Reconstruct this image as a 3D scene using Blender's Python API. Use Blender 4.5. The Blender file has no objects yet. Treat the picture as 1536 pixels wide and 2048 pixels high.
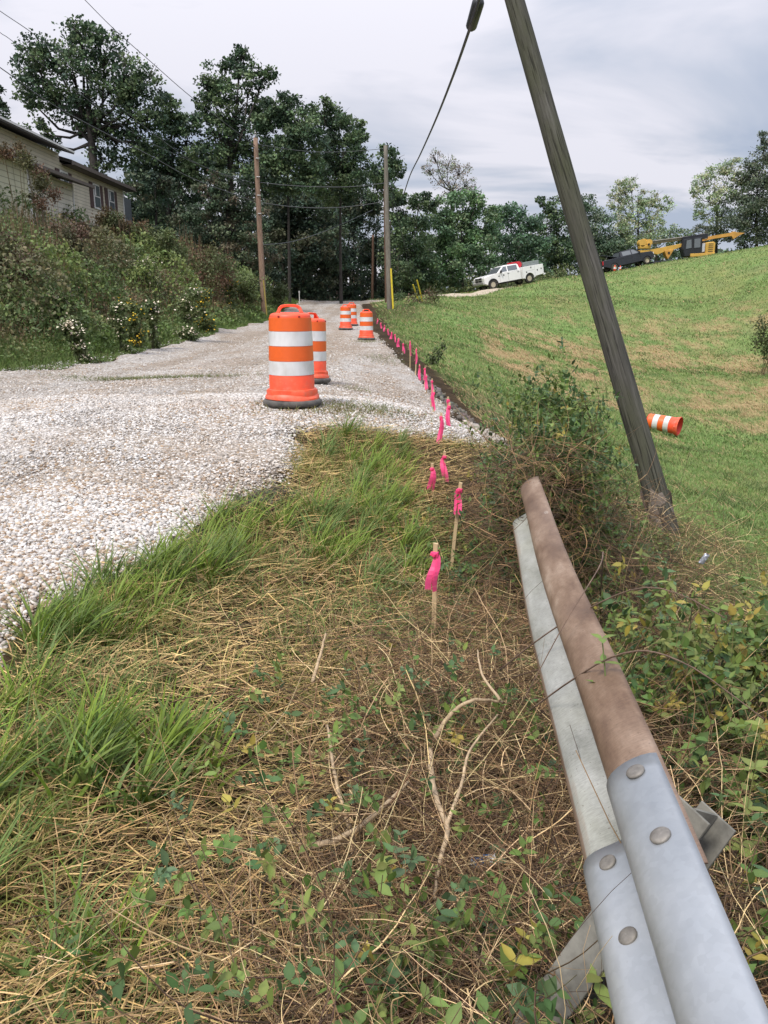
import bpy, bmesh, math, random
import numpy as np
from mathutils import Vector, Matrix
PI = math.pi
SC = bpy.context.scene
COL = SC.collection
random.seed(7)
RNG = np.random.default_rng(11)

# ------------------------------------------------------------------ camera
CZ = 1.5
PITCH = math.atan(0.265)
FPX = 1600.0
cam_d = bpy.data.cameras.new('camera')
cam = bpy.data.objects.new('camera', cam_d); COL.objects.link(cam)
cam.location = (0, 0, CZ)
cam.rotation_euler = (PI/2 - PITCH, 0, 0)
cam_d.sensor_fit = 'VERTICAL'; cam_d.sensor_height = 36.0
cam_d.lens = FPX/2048*36.0
cam_d.clip_start = 0.05; cam_d.clip_end = 3000
SC.camera = cam

# ------------------------------------------------------------------ sky, sun, exposure
SUN_EL, SUN_AZ = math.radians(52), math.radians(215)
w = bpy.data.worlds.new("World"); SC.world = w; w.use_nodes = True
nt = w.node_tree; nt.nodes.clear()
N = nt.nodes.new; L = nt.links.new
out = N('ShaderNodeOutputWorld')
sky = N('ShaderNodeTexSky'); sky.sky_type = 'NISHITA'; sky.sun_disc = False
sky.sun_elevation = SUN_EL; sky.sun_rotation = SUN_AZ
bg_sky = N('ShaderNodeBackground'); bg_sky.inputs[1].default_value = 0.10
L(sky.outputs[0], bg_sky.inputs[0])
tc = N('ShaderNodeTexCoord')
sep = N('ShaderNodeSeparateXYZ'); L(tc.outputs['Generated'], sep.inputs[0])
def mth(op, a, b=None, clamp=False, tree=None):
    n = (tree or nt).nodes.new('ShaderNodeMath'); n.operation = op; n.use_clamp = clamp
    for i, v in enumerate((a, b)):
        if v is None: continue
        if isinstance(v, (int, float)): n.inputs[i].default_value = v
        else: (tree or nt).links.new(v, n.inputs[i])
    return n.outputs[0]
zc = mth('MAXIMUM', sep.outputs[2], 0.0)
zd = mth('ADD', zc, 0.16)
cx = mth('DIVIDE', sep.outputs[0], zd); cy = mth('DIVIDE', sep.outputs[1], zd)
comb = N('ShaderNodeCombineXYZ'); L(cx, comb.inputs[0]); L(cy, comb.inputs[1])
n1 = N('ShaderNodeTexNoise'); n1.inputs['Scale'].default_value = 0.85; n1.inputs['Detail'].default_value = 6; n1.inputs['Roughness'].default_value = 0.5
n1.inputs['Distortion'].default_value = 0.6
mp = N('ShaderNodeMapping'); mp.inputs['Location'].default_value = (4.1, 2.9, 0.0); mp.inputs['Scale'].default_value = (0.8, 1.15, 1)
L(comb.outputs[0], mp.inputs[0]); L(mp.outputs[0], n1.inputs[0])
rmp = N('ShaderNodeValToRGB'); L(n1.outputs[0], rmp.inputs[0])
e = rmp.color_ramp.elements
e[0].position = 0.40; e[0].color = (0.37, 0.42, 0.53, 1)
e[1].position = 0.57; e[1].color = (0.69, 0.68, 0.745, 1)
m_ = e.new(0.46); m_.color = (0.46, 0.495, 0.585, 1)
m_ = e.new(0.51); m_.color = (0.575, 0.585, 0.66, 1)
# overcast sky is brighter towards the zenith
zb = mth('MULTIPLY', zc, zc); zb = mth('MULTIPLY', zb, 2.3); hz_ = mth('POWER', mth('SUBTRACT', 1.0, zc), 12); zb = mth('ADD', mth('ADD', zb, 0.98), mth('MULTIPLY', hz_, 0.03))
bg_cl = N('ShaderNodeBackground'); L(rmp.outputs[0], bg_cl.inputs[0]); L(zb, bg_cl.inputs[1])
mix = N('ShaderNodeMixShader'); mix.inputs[0].default_value = 0.93
L(bg_sky.outputs[0], mix.inputs[1]); L(bg_cl.outputs[0], mix.inputs[2]); L(mix.outputs[0], out.inputs[0])
sun_d = bpy.data.lights.new('sun', 'SUN'); sun_d.energy = 2.8; sun_d.angle = math.radians(12); sun_d.color = (1.0, 0.93, 0.82)
sun = bpy.data.objects.new('sun', sun_d); COL.objects.link(sun)
sdir = Vector((math.sin(SUN_AZ)*math.cos(SUN_EL), math.cos(SUN_AZ)*math.cos(SUN_EL), math.sin(SUN_EL)))
sun.rotation_euler = sdir.to_track_quat('Z', 'Y').to_euler()
SC.view_settings.view_transform = 'Standard'; SC.view_settings.look = 'None'
SC.view_settings.exposure = 0.24; SC.view_settings.gamma = 1.0
SC.render.engine = 'CYCLES'
SC.cycles.max_bounces = 6; SC.cycles.diffuse_bounces = 3; SC.cycles.glossy_bounces = 2
SC.cycles.transmission_bounces = 3; SC.cycles.transparent_max_bounces = 4
SC.cycles.use_denoising = True

# ------------------------------------------------------------------ pixel <-> world design helper
SP, CP = math.sin(PITCH), math.cos(PITCH)
def at(px, py, Y):
    xc = (px-768)/FPX; yc = (1024-py)/FPX
    ry = CP + yc*SP; rz = -SP + yc*CP
    return Vector((xc*Y/ry, Y, CZ + rz*Y/ry))
def mpp(py, Y):                       # metres per photo pixel at that depth
    yc = (1024-py)/FPX
    return Y/(CP+yc*SP)/FPX

# ------------------------------------------------------------------ materials
def new_mat(name):
    m = bpy.data.materials.new(name); m.use_nodes = True
    b = m.node_tree.nodes['Principled BSDF']
    return m, m.node_tree, b
def ramp(t, fac, stops):
    r = t.nodes.new('ShaderNodeValToRGB'); t.links.new(fac, r.inputs[0])
    el = r.color_ramp.elements
    while len(el) > 1: el.remove(el[-1])
    el[0].position = stops[0][0]; el[0].color = (*stops[0][1], 1)
    for p, c in stops[1:]:
        q = el.new(p); q.color = (*c, 1)
    return r.outputs[0]
def noise(t, scale, detail=4, rough=0.55, coord='Object', vec=None, stretch=None, dist=0.0):
    n = t.nodes.new('ShaderNodeTexNoise'); n.inputs['Scale'].default_value = scale
    n.inputs['Detail'].default_value = detail; n.inputs['Roughness'].default_value = rough; n.inputs['Distortion'].default_value = dist
    if vec is None:
        c = t.nodes.new('ShaderNodeTexCoord'); vec = c.outputs[coord]
    if stretch:
        mpn = t.nodes.new('ShaderNodeMapping'); mpn.inputs['Scale'].default_value = stretch
        t.links.new(vec, mpn.inputs[0]); vec = mpn.outputs[0]
    t.links.new(vec, n.inputs['Vector'])
    return n.outputs['Fac']
def mixc(t, fac, a, b, mode='MIX'):
    n = t.nodes.new('ShaderNodeMix'); n.data_type = 'RGBA'; n.blend_type = mode
    for i, v in ((0, fac), (6, a), (7, b)):
        if isinstance(v, (int, float)): n.inputs[i].default_value = v
        elif isinstance(v, tuple): n.inputs[i].default_value = (*v, 1)
        else: t.links.new(v, n.inputs[i])
    return n.outputs[2]
def bump(t, b, h, strength=0.4, dist=0.01):
    n = t.nodes.new('ShaderNodeBump'); n.inputs['Strength'].default_value = strength; n.inputs['Distance'].default_value = dist
    t.links.new(h, n.inputs['Height']); t.links.new(n.outputs[0], b.inputs['Normal'])
def simple(name, col, rough=0.6, metal=0.0, var=0.15, scale=8.0, bmp=0.0, stretch=None, spec=0.5):
    m, t, b = new_mat(name)
    f = noise(t, scale, 5, 0.6, stretch=stretch)
    lo = tuple(max(0, c*(1-var)) for c in col); hi = tuple(min(1, c*(1+var)) for c in col)
    t.links.new(ramp(t, f, [(0.3, lo), (0.7, hi)]), b.inputs['Base Color'])
    b.inputs['Roughness'].default_value = rough; b.inputs['Metallic'].default_value = metal
    b.inputs['Specular IOR Level'].default_value = spec
    if bmp: bump(t, b, f, bmp, 0.01)
    return m
def vcol_mat(name, rough=0.65, spec=0.25, transl=0.0, tint=(1, 1, 1)):
    m, t, b = new_mat(name)
    a = t.nodes.new('ShaderNodeAttribute'); a.attribute_name = 'Col'
    c = mixc(t, 1.0, a.outputs['Color'], tint, 'MULTIPLY')
    t.links.new(c, b.inputs['Base Color'])
    b.inputs['Roughness'].default_value = rough; b.inputs['Specular IOR Level'].default_value = spec
    if transl:
        tr = t.nodes.new('ShaderNodeBsdfTranslucent'); t.links.new(c, tr.inputs[0])
        ms = t.nodes.new('ShaderNodeMixShader'); ms.inputs[0].default_value = transl
        t.links.new(b.outputs[0], ms.inputs[1]); t.links.new(tr.outputs[0], ms.inputs[2])
        t.links.new(ms.outputs[0], t.nodes['Material Output'].inputs[0])
    return m

# ------------------------------------------------------------------ object helpers
def tag(o, label=None, cat=None, group=None, kind=None):
    if label: o['label'] = label
    if cat: o['category'] = cat
    if group: o['group'] = group
    if kind: o['kind'] = kind
    return o
def empty(name, loc, rz=0.0, rot=None):
    o = bpy.data.objects.new(name, None); COL.objects.link(o)
    o.location = loc; o.rotation_euler = rot if rot is not None else (0, 0, rz)
    o.empty_display_size = 0.2
    return o
def copy_tree(o, parent=None):
    c = o.copy(); COL.objects.link(c)
    if parent is not None: c.parent = parent
    for ch in list(o.children): copy_tree(ch, c)
    return c
def np_mesh(name, V, loops, sizes, mats, parent=None, col=None, smooth=False, matidx=None):
    me = bpy.data.meshes.new(name)
    V = np.asarray(V, dtype=np.float32).reshape(-1, 3)
    loops = np.asarray(loops, dtype=np.int32).ravel(); sizes = np.asarray(sizes, dtype=np.int32).ravel()
    me.vertices.add(len(V)); me.vertices.foreach_set('co', V.ravel())
    me.loops.add(len(loops)); me.loops.foreach_set('vertex_index', loops)
    me.polygons.add(len(sizes))
    st = np.zeros(len(sizes), dtype=np.int32); st[1:] = np.cumsum(sizes)[:-1]
    me.polygons.foreach_set('loop_start', st); me.polygons.foreach_set('loop_total', sizes)
    if smooth: me.polygons.foreach_set('use_smooth', np.ones(len(sizes), dtype=bool))
    if matidx is not None: me.polygons.foreach_set('material_index', np.asarray(matidx, dtype=np.int32))
    if col is not None:
        c4 = np.ones((len(V), 4), dtype=np.float32); c4[:, :3] = col
        at_ = me.attributes.new('Col', 'FLOAT_COLOR', 'POINT'); at_.data.foreach_set('color', c4.ravel())
    me.update(calc_edges=True); me.validate()
    for m in (mats if isinstance(mats, (list, tuple)) else [mats]): me.materials.append(m)
    o = bpy.data.objects.new(name, me); COL.objects.link(o)
    if parent is not None: o.parent = parent
    return o
class Geo:                                  # numpy geometry accumulator
    def __init__(s): s.V = []; s.L = []; s.S = []; s.C = []; s.n = 0
    def add(s, V, faces, col=None):
        """V (N,K,3); faces: list of index tuples into K, repeated for all N; col (N,3)"""
        V = np.asarray(V, dtype=np.float32); n, k = V.shape[:2]
        base = (np.arange(n)*k)[:, None] + s.n
        fl = [i for f in faces for i in f]
        s.L.append((base + np.array(fl)[None, :]).ravel())
        s.S.append(np.tile([len(f) for f in faces], n))
        s.V.append(V.reshape(-1, 3)); s.n += n*k
        if col is None: col = np.ones((n, 3))
        col = np.asarray(col, dtype=np.float32)
        if col.ndim == 3: s.C.append(col.reshape(-1, 3))
        else: s.C.append(np.repeat(col, k, axis=0))
    def build(s, name, mat, parent=None, smooth=False):
        return np_mesh(name, np.concatenate(s.V), np.concatenate(s.L), np.concatenate(s.S), mat, parent, np.concatenate(s.C), smooth)

def bm_obj(name, bm, mat, parent=None, smooth=False, loc=None, auto=None):
    me = bpy.data.meshes.new(name); bmesh.ops.recalc_face_normals(bm, faces=bm.faces); bm.to_mesh(me); bm.free()
    if smooth: me.shade_smooth()
    if auto is not None:
        me.shade_smooth()
        try: me.set_sharp_from_angle(angle=math.radians(auto))
        except Exception: pass
    for m in (mat if isinstance(mat, (list, tuple)) else [mat]): me.materials.append(m)
    o = bpy.data.objects.new(name, me); COL.objects.link(o)
    if parent is not None: o.parent = parent
    if loc is not None: o.location = loc
    return o
def add_box(bm, c, s, rot=None, bev=0.0, mi=0):
    M = Matrix.Translation(c) @ (rot.to_4x4() if rot is not None else Matrix.Identity(4)) @ Matrix.Diagonal((*s, 1))
    r = bmesh.ops.create_cube(bm, size=1.0, matrix=M)
    fs = {f for v in r['verts'] for f in v.link_faces}
    if bev:
        es = list({e_ for v in r['verts'] for e_ in v.link_edges})
        q = bmesh.ops.bevel(bm, geom=es, offset=bev, segments=2, affect='EDGES', profile=0.5)
        fs = set(q['faces']) | {f for f in fs if f.is_valid}
    for f in fs:
        if f.is_valid: f.material_index = mi
def add_cyl(bm, p0, p1, r0, r1=None, seg=12, cap=True, mi=0):
    p0 = Vector(p0); p1 = Vector(p1); d = p1-p0; r1 = r0 if r1 is None else r1
    M = Matrix.Translation((p0+p1)/2) @ d.to_track_quat('Z', 'Y').to_matrix().to_4x4()
    r = bmesh.ops.create_cone(bm, cap_ends=cap, segments=seg, radius1=r0, radius2=r1, depth=d.length, matrix=M)
    for v in r['verts']:
        for f in v.link_faces: f.material_index = mi
def add_tube(bm, pts, rad, seg=8, cap=True):
    pts = [Vector(p) for p in pts]; rings = []
    for i, p in enumerate(pts):
        a = pts[max(0, i-1)]; b = pts[min(len(pts)-1, i+1)]
        q = (b-a).to_track_quat('Z', 'Y')
        r = rad[i] if isinstance(rad, (list, tuple)) else rad
        rings.append([bm.verts.new(p + q @ Vector((r*math.cos(2*PI*k/seg), r*math.sin(2*PI*k/seg), 0))) for k in range(seg)])
    for i in range(len(rings)-1):
        # align ring twist
        A, B = rings[i], rings[i+1]
        off = min(range(seg), key=lambda o_: (A[0].co-B[o_].co).length)
        B = B[off:]+B[:off]; rings[i+1] = B
        for k in range(seg):
            bm.faces.new((A[k], A[(k+1) % seg], B[(k+1) % seg], B[k]))
    if cap:
        bm.faces.new(rings[0][::-1]); bm.faces.new(rings[-1])
def add_lathe(bm, prof, seg=40, cap0=True, cap1=True, axis=Matrix.Identity(4)):
    rings = []
    for r, z in prof:
        rings.append([bm.verts.new(axis @ Vector((r*math.cos(2*PI*k/seg), r*math.sin(2*PI*k/seg), z))) for k in range(seg)])
    for A, B in zip(rings, rings[1:]):
        for k in range(seg): bm.faces.new((A[k], A[(k+1) % seg], B[(k+1) % seg], B[k]))
    if cap0: bm.faces.new(rings[0][::-1])
    if cap1: bm.faces.new(rings[-1])
def add_prism(bm, poly, axis_fn, d0, d1, mi=0):
    """extrude 2D poly between depths d0,d1; axis_fn(u,v,d)->xyz"""
    A = [bm.verts.new(axis_fn(u, v, d0)) for u, v in poly]; B = [bm.verts.new(axis_fn(u, v, d1)) for u, v in poly]
    fs = [bm.faces.new(A[::-1]), bm.faces.new(B)]
    n = len(poly)
    for i in range(n): fs.append(bm.faces.new((A[i], A[(i+1) % n], B[(i+1) % n], B[i])))
    for f in fs: f.material_index = mi

# ------------------------------------------------------------------ terrain height
def rel(px, py, Y): return tuple(at(px, py, Y))
CP_ = []                                           # (x,y,z) control points
def cpw(*a): CP_.append(a)
for y_, z_ in ((-8, 0.1), (-3, .1), (0, .12), (2.4, .13), (3.2, .17), (4, .2), (5, .26), (6.5, .36), (8.2, .43), (10, .37), (12, .30), (17, .2), (22, .16), (27, .17), (34, .31), (42, .5), (50, .75), (60, 1.1), (70, 1.38), (78, 1.38), (90, .7), (110, -1.2), (140, -3)):
    cpw(-3.4, y_, z_); cpw(-6.0, y_, z_)
    if y_ > 8 or y_ < 0: cpw(-1.2, y_, z_)
for p in ((-1.5, 1.2, .1), (-1.2, 2.4, .09), (-1.0, 3.6, .1), (-.75, 5.5, .2), (-.55, 7.5, .38), (0.1, 8.6, .36), (.9, 9.6, .05),
          (0.2, 0.5, 0), (0, 1.4, -.07), (-.7, 1.4, .03), (0, 2.5, -.12), (.25, 1.9, -.17), (-.4, 3.5, 0.0), (.1, 3.6, -.12), (.4, 4.85, -.18), (-.1, 5, .02), (0, 6.5, .16), (.4, 7.5, .17), (.9, 8.4, .15),
          (.55, 1.2, -.02), (.6, 2.5, -.06), (.75, 3.6, -.15), (.9, 5, -.3),
          (1.45, 2.6, -.5), (2.0, 1.0, -.6), (1.5, 0, -.4), (3.0, 4, -1.0), (2.9, 5.5, -1.05), (1.5, 7.2, -.34), (2.92, 8, -.82), (1.6, 10.5, -.45),
          (-9, 0, .5), (-9, 20, .9), (-9, 40, 1.3), (-9, 55, 1.5), (-9.2, 72, 1.8)): cpw(*p)
for x_, z_ in ((-11, 2.0), (-13.5, 3.3), (-17, 4.2), (-24, 4.8), (-40, 6)):
    for y_, k in ((-5, .8), (10, .8), (20, .9), (30, 1), (42, .97), (55, .85), (70, .7), (90, .4)): cpw(x_, y_, z_*k + (0.3 if y_ > 30 else 0))
for q in ((1340, 875, 22), (1536, 1000, 14), (1200, 700, 42), (1536, 700, 42), (1536, 850, 24), (1400, 600, 62), (1536, 490, 86), (1300, 530, 85), (1080, 560, 77),
          (860, 592, 60), (779, 614, 46), (835, 601, 51), (900, 650, 40), (950, 720, 27), (1000, 800, 17), (850, 700, 24.5), (1050, 640, 50), (1100, 950, 11), (1250, 900, 15),
          (1200, 1000, 9.5), (1450, 1100, 8), (1300, 780, 30), (1000, 600, 60), (1420, 510, 86), (940, 588, 72), (965, 579, 75.5), (1075, 563, 78.5), (1120, 556, 80)): cpw(*rel(*q))
cpw(10.6, 77, 2.4); cpw(14, 88, 2.6); cpw(27, 97, 4.6); cpw(40, 97, 6.6); cpw(3, 80, 1.8); cpw(0, 95, 1.0); cpw(60, 60, 7); cpw(60, 90, 10); cpw(45, 20, 0); cpw(30, 0, -2); cpw(10, 0, -1.8); cpw(10, 10, -2.2)
cpw(20, 120, 2.5); cpw(50, 130, 6); cpw(10, 120, 0); cpw(-20, 120, -1); cpw(-40, 110, 1)
for a_ in range(12):
    for R_, z_ in ((220, -2), (700, 4)): cpw(R_*math.cos(a_*PI/6), R_*math.sin(a_*PI/6)+50, z_ + 3*math.sin(a_*2.1))
CPA = np.array(CP_)
# anisotropic warp: distances shrink far away so that the surface stays well conditioned
def warp(x, y):
    r = np.sqrt(x*x+y*y)+1e-6; f = np.log1p(r/4.0)*4.0/r
    return x*f, y*f
def kern(dx, dy): return np.sqrt(dx*dx+dy*dy+0.06)
wx, wy = warp(CPA[:, 0], CPA[:, 1])
K = kern(wx[:, None]-wx[None], wy[:, None]-wy[None]); n_ = len(CPA)
K -= np.eye(n_)*0.06
A_ = np.zeros((n_+1, n_+1)); A_[:n_, :n_] = K; A_[:n_, n_] = 1; A_[n_, :n_] = 1
SOL = np.linalg.solve(A_, np.append(CPA[:, 2], 0))
def vn(x, y, s, seed=0):                         # cheap smooth value noise in numpy
    x = np.asarray(x, float)*s+seed*17.3; y = np.asarray(y, float)*s-seed*9.1
    xi = np.floor(x); yi = np.floor(y); xf = x-xi; yf = y-yi
    def h(a, b):
        q = np.sin(a*127.1+b*311.7+seed*74.7)*43758.5453; return q-np.floor(q)
    u = xf*xf*(3-2*xf); v = yf*yf*(3-2*yf)
    return (h(xi, yi)*(1-u)+h(xi+1, yi)*u)*(1-v)+(h(xi, yi+1)*(1-u)+h(xi+1, yi+1)*u)*v
def xr(y):  return np.interp(y, [-20, 0, 2.4, 3.0, 3.6, 4.0, 5.0, 5.6, 6.3, 7.0, 7.3, 7.55, 7.9, 8.6, 10, 12, 15, 17.5, 22, 27, 40, 60, 70, 90, 130], [-1.35, -1.35, -1.32, -1.45, -1.38, -1.18, -.95, -.65, -.72, -.72, -.5, .2, .85, 1.25, 1.45, 1.25, .95, .8, .4, .1, -.75, -1.5, -1.9, -2.5, -4])
def xl(y):  return np.interp(y, [-20, 0, 13, 21, 30, 40, 60, 70, 90, 130], [-6.1, -6.1, -6.2, -6.35, -6.5, -6.1, -6.7, -7.2, -8, -10])
def _raw(x, y):
    x = np.asarray(x, float); y = np.asarray(y, float); sh = x.shape
    x = x.ravel(); y = y.ravel(); o = np.empty(len(x))
    ax, ay = warp(x, y)
    for i in range(0, len(x), 40000):
        o[i:i+40000] = kern(ax[i:i+40000, None]-wx[None], ay[i:i+40000, None]-wy[None]) @ SOL[:n_] + SOL[n_]
    o = o.reshape(sh); x = x.reshape(sh); y = y.reshape(sh)
    road = np.clip((x-xl(y)+.5)/1.0, 0, 1)*np.clip((xr(y)+.4-x)/.8, 0, 1)
    d = np.sqrt(x*x+y*y)
    lump = (vn(x, y, .35, 1)-.5)*.22*np.clip(d/14, .1, 1) + (vn(x, y, 1.6, 2)-.5)*.07*np.clip(d/6, .4, 1) + (vn(x, y, 6, 3)-.5)*.03
    return o + lump*(1-road) + road*((vn(x, y, 1.1, 5)-.5)*.02)
def height(x, y):                                 # bilinear look-up in the terrain grid
    return _raw(x, y)
def hgt(x, y): return float(_raw(np.array([x]), np.array([y]))[0])
def on(px, py, Y):                                # x from pixel column, z from the ground
    p = at(px, py, Y); return Vector((p.x, Y, hgt(p.x, Y)))

M_veg = vcol_mat('leaf_and_blade', 0.55, 0.3, 0.25, tint=(1.46, 1.27, 1.18))
M_dry = vcol_mat('dry_stem', 0.7, 0.25, 0.08, tint=(1.38, 1.33, 1.22))
M_tree = vcol_mat('tree_leaf', 0.6, 0.2, 0.2, tint=(2.35, 2.3, 2.45))  # tint leans slightly blue: haze over the trees put into the leaf colour
M_bark = simple('tree_bark', (0.035, 0.03, 0.026), 0.9, var=.4, scale=6, bmp=.6)
# ================================================================== GROUND
def grid_axis(lo, hi, n, s, c=0.0):
    a = math.asinh((lo-c)/s); b = math.asinh((hi-c)/s)
    return c + s*np.sinh(np.linspace(a, b, n))
def ground_colour(x, y):
    """albedo of the bare ground / low sward, from patches (no shading)"""
    n1_ = vn(x, y, .45, 11); n2_ = vn(x, y, 1.7, 12); n3_ = vn(x, y, .12, 13); n4_ = vn(x, y, 5, 14)
    soil = np.stack([.026+.028*n4_, .018+.019*n4_, .011+.010*n4_], -1)
    green = np.stack([.110+.04*n2_, .185+.05*n2_, .058+.018*n2_], -1)
    olive = np.stack([.145+.05*n2_, .175+.03*n2_, .075+.0*n2_], -1)
    straw = np.stack([.29+.06*n2_, .225+.04*n2_, .125+.02*n2_], -1)
    g = green*(1-n1_[..., None]) + olive*n1_[..., None]
    sm = straw_mask(x, y)
    g = g*(1-sm[..., None]) + straw*sm[..., None]
    fld = np.clip((x - (xr(y)+.35+.5*n2_))/.6, 0, 1)*np.clip((y-8.5)/2.5, 0, 1)
    fld = np.maximum(fld, np.clip((x-2.6)/.8, 0, 1)*np.clip((y-4.6)/1.5, 0, 1))
    left = np.clip((xl(y)-.2-x)/.6, 0, 1)
    c = soil*(1-fld[..., None]) + g*fld[..., None]
    lf = np.stack([.05+.04*n2_, .065+.03*n2_, .028+.01*n2_], -1)
    c = c*(1-left[..., None]) + lf*left[..., None]
    # bare earth round the poles and guy anchors
    for (ex, ey, rx_, ry_) in ((.6, 44, 1.7, 5), (2.2, 50, 1.6, 3), (1.95, 13.2, .7, 3.4), (2.6, 4.6, 1.2, .5)):
        e_ = np.clip(1.35-np.sqrt(((x-ex)/rx_)**2+((y-ey)/ry_)**2)-.5*(n2_-.5), 0, 1)[..., None]*.75
        c = c*(1-e_) + (soil*1.25)*e_
    return c
def straw_mask(x, y):
    v = vn(x+.15*y, y*.42, .36, 21)*.55 + vn(x, y*.5, 1.0, 22)*.45
    bandA = np.exp(-((y-30-.25*(x-8))/9)**2)*np.clip((x-2.5)/2, 0, 1)          # mown swaths across the hillside foot
    bandB = np.exp(-((y-47-.25*(x-14))/8.0)**2)*.75*np.clip((x-4)/4, 0, 1)
    bandC = np.exp(-((y-22+.1*(x-8))/3.0)**2)*.5*np.clip((x-5)/3, 0, 1)
    k = np.clip(bandA+bandB+bandC, 0, 1)
    w_ = vn(x, y*.55, 2.2, 23)
    return np.clip((v*.62+w_*.38-.64+.27*k)*5, 0, 1)*np.clip(.25+.8*k, 0, 1)*.75
GX = grid_axis(-650, 700, 430, 2.2, .3); GY = grid_axis(-60, 750, 520, 3.0, 2.0)
gx, gy = np.meshgrid(GX, GY)
gz = _raw(gx, gy)
inroad = ((gx > xl(gy)+.35) & (gx < xr(gy)-.25) & (gy < 110) & (gy > -15))
gzz = gz - .12*inroad
ny, nx = gx.shape
idx = np.arange(nx*ny).reshape(ny, nx)
q = np.stack([idx[:-1, :-1], idx[:-1, 1:], idx[1:, 1:], idx[1:, :-1]], -1).reshape(-1)
m, t, b = new_mat('earth_and_sward')
a = t.nodes.new('ShaderNodeAttribute'); a.attribute_name = 'Col'
geo = t.nodes.new('ShaderNodeNewGeometry')
nf = noise(t, 9, 6, .7, vec=geo.outputs['Position']); nf2 = noise(t, 1.3, 5, .65, vec=geo.outputs['Position'])
v1 = ramp(t, nf, [(0.25, (.55, .55, .55)), (.75, (1.45, 1.45, 1.4))]); v2 = ramp(t, nf2, [(0.3, (.75, .78, .7)), (.7, (1.25, 1.2, 1.2))])
c_ = mixc(t, 1.0, a.outputs['Color'], v1, 'MULTIPLY'); c_ = mixc(t, 1.0, c_, v2, 'MULTIPLY')
t.links.new(c_, b.inputs['Base Color']); b.inputs['Roughness'].default_value = .95; b.inputs['Specular IOR Level'].default_value = .1
bump(t, b, nf, .8, .06)
M_ground = m
gr = np_mesh('ground', np.stack([gx, gy, gzz], -1), q, np.full((ny-1)*(nx-1), 4), M_ground, None, ground_colour(gx, gy).reshape(-1, 3), True)
tag(gr, kind='structure')

# ------------------------------------------------------------------ gravel road
m, t, b = new_mat('crushed_limestone')
geo = t.nodes.new('ShaderNodeNewGeometry'); pos = geo.outputs['Position']
vo = t.nodes.new('ShaderNodeTexVoronoi'); vo.inputs['Scale'].default_value = 46; t.links.new(pos, vo.inputs['Vector'])
vo2 = t.nodes.new('ShaderNodeTexVoronoi'); vo2.inputs['Scale'].default_value = 15; t.links.new(pos, vo2.inputs['Vector'])
sp = t.nodes.new('ShaderNodeSeparateColor'); t.links.new(vo.outputs['Color'], sp.inputs[0])
cc = ramp(t, sp.outputs[0], [(0, (.16, .145, .125)), (.16, (.30, .27, .235)), (.4, (.40, .375, .345)), (.65, (.48, .46, .435)), (.88, (.58, .565, .55)), (1, (.34, .26, .19))])
sp2 = t.nodes.new('ShaderNodeSeparateColor'); t.links.new(vo2.outputs['Color'], sp2.inputs[0])
c3 = ramp(t, sp2.outputs[0], [(0, (.72, .69, .66)), (.6, (1.0, 1.0, 1.0)), (1, (1.15, 1.14, 1.13))])
cc = mixc(t, 1.0, cc, c3, 'MULTIPLY')
big = noise(t, .55, 4, .6, vec=pos, stretch=(1.6, .22, 1)); big2 = noise(t, .9, 5, .65, vec=pos)
cc = mixc(t, ramp(t, big, [(.42, (0, 0, 0)), (.58, (.95, .95, .95))]), cc, mixc(t, 1.0, cc, (.80, .73, .65), 'MULTIPLY'))
cc = mixc(t, ramp(t, big2, [(.55, (0, 0, 0)), (.72, (.6, .6, .6))]), cc, mixc(t, 1.0, cc, (.72, .60, .47), 'MULTIPLY'))
ra = t.nodes.new('ShaderNodeAttribute'); ra.attribute_name = 'Col'; cc = mixc(t, 1.0, cc, ra.outputs['Color'], 'MULTIPLY'); t.links.new(cc, b.inputs['Base Color']); b.inputs['Roughness'].default_value = .9; b.inputs['Specular IOR Level'].default_value = .2
bump(t, b, vo.outputs['Distance'], 1.0, -.02)
M_gravel = m
def road_tone(x, y):
    wob = .25*(vn(y*0, y, .12, 55)-.5); tr = np.exp(-((x-(xl(y)+1.6)-wob)/.30)**2)+np.exp(-((x-(xl(y)+3.5)-wob)/.30)**2)
    tr = np.clip(tr, 0, 1)*(.5+.5*vn(x, y, .5, 56)); pt = np.clip((vn(x, y*.6, .55, 57)*.6+vn(x, y, 1.7, 58)*.4-.52)*4, 0, 1); pt = np.maximum(pt, .8*np.clip((x-xr(y)+1.3)/.9, 0, 1)*np.clip((4.6-y)/1.2, 0, 1))
    a = (.22*tr)[..., None]; c = (1-a)+a*np.array([.45, .40, .34]); p = (.30*pt)[..., None]; return c*((1-p)+p*np.array([.66, .53, .40]))
RY = grid_axis(-14, 108, 900, 5.0, 4.0); T = np.linspace(0, 1, 90)
ry, tt = np.meshgrid(RY, T, indexing='ij')
edge_r = xr(ry) + (vn(ry*0, ry, 1.3, 31)-.5)*.28 + (vn(ry*0, ry, 5, 32)-.5)*.14
edge_l = xl(ry) + (vn(ry*0, ry, .7, 33)-.5)*.45 + (vn(ry*0, ry, 3, 34)-.5)*.2
rx = edge_l + (edge_r-edge_l)*tt
edge = np.minimum(tt, 1-tt)*(edge_r-edge_l)
rz = _raw(rx, ry) + .03 - .09*np.clip(1-edge/.28, 0, 1)**2 + (vn(rx, ry, 3, 35)-.5)*.012 - .02*np.exp(-((rx-(xl(ry)+1.7))/.35)**2) - .02*np.exp(-((rx-(xl(ry)+3.6))/.35)**2)
ny, nx = rx.shape; idx = np.arange(nx*ny).reshape(ny, nx)
q = np.stack([idx[:-1, :-1], idx[:-1, 1:], idx[1:, 1:], idx[1:, :-1]], -1).reshape(-1)
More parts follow.
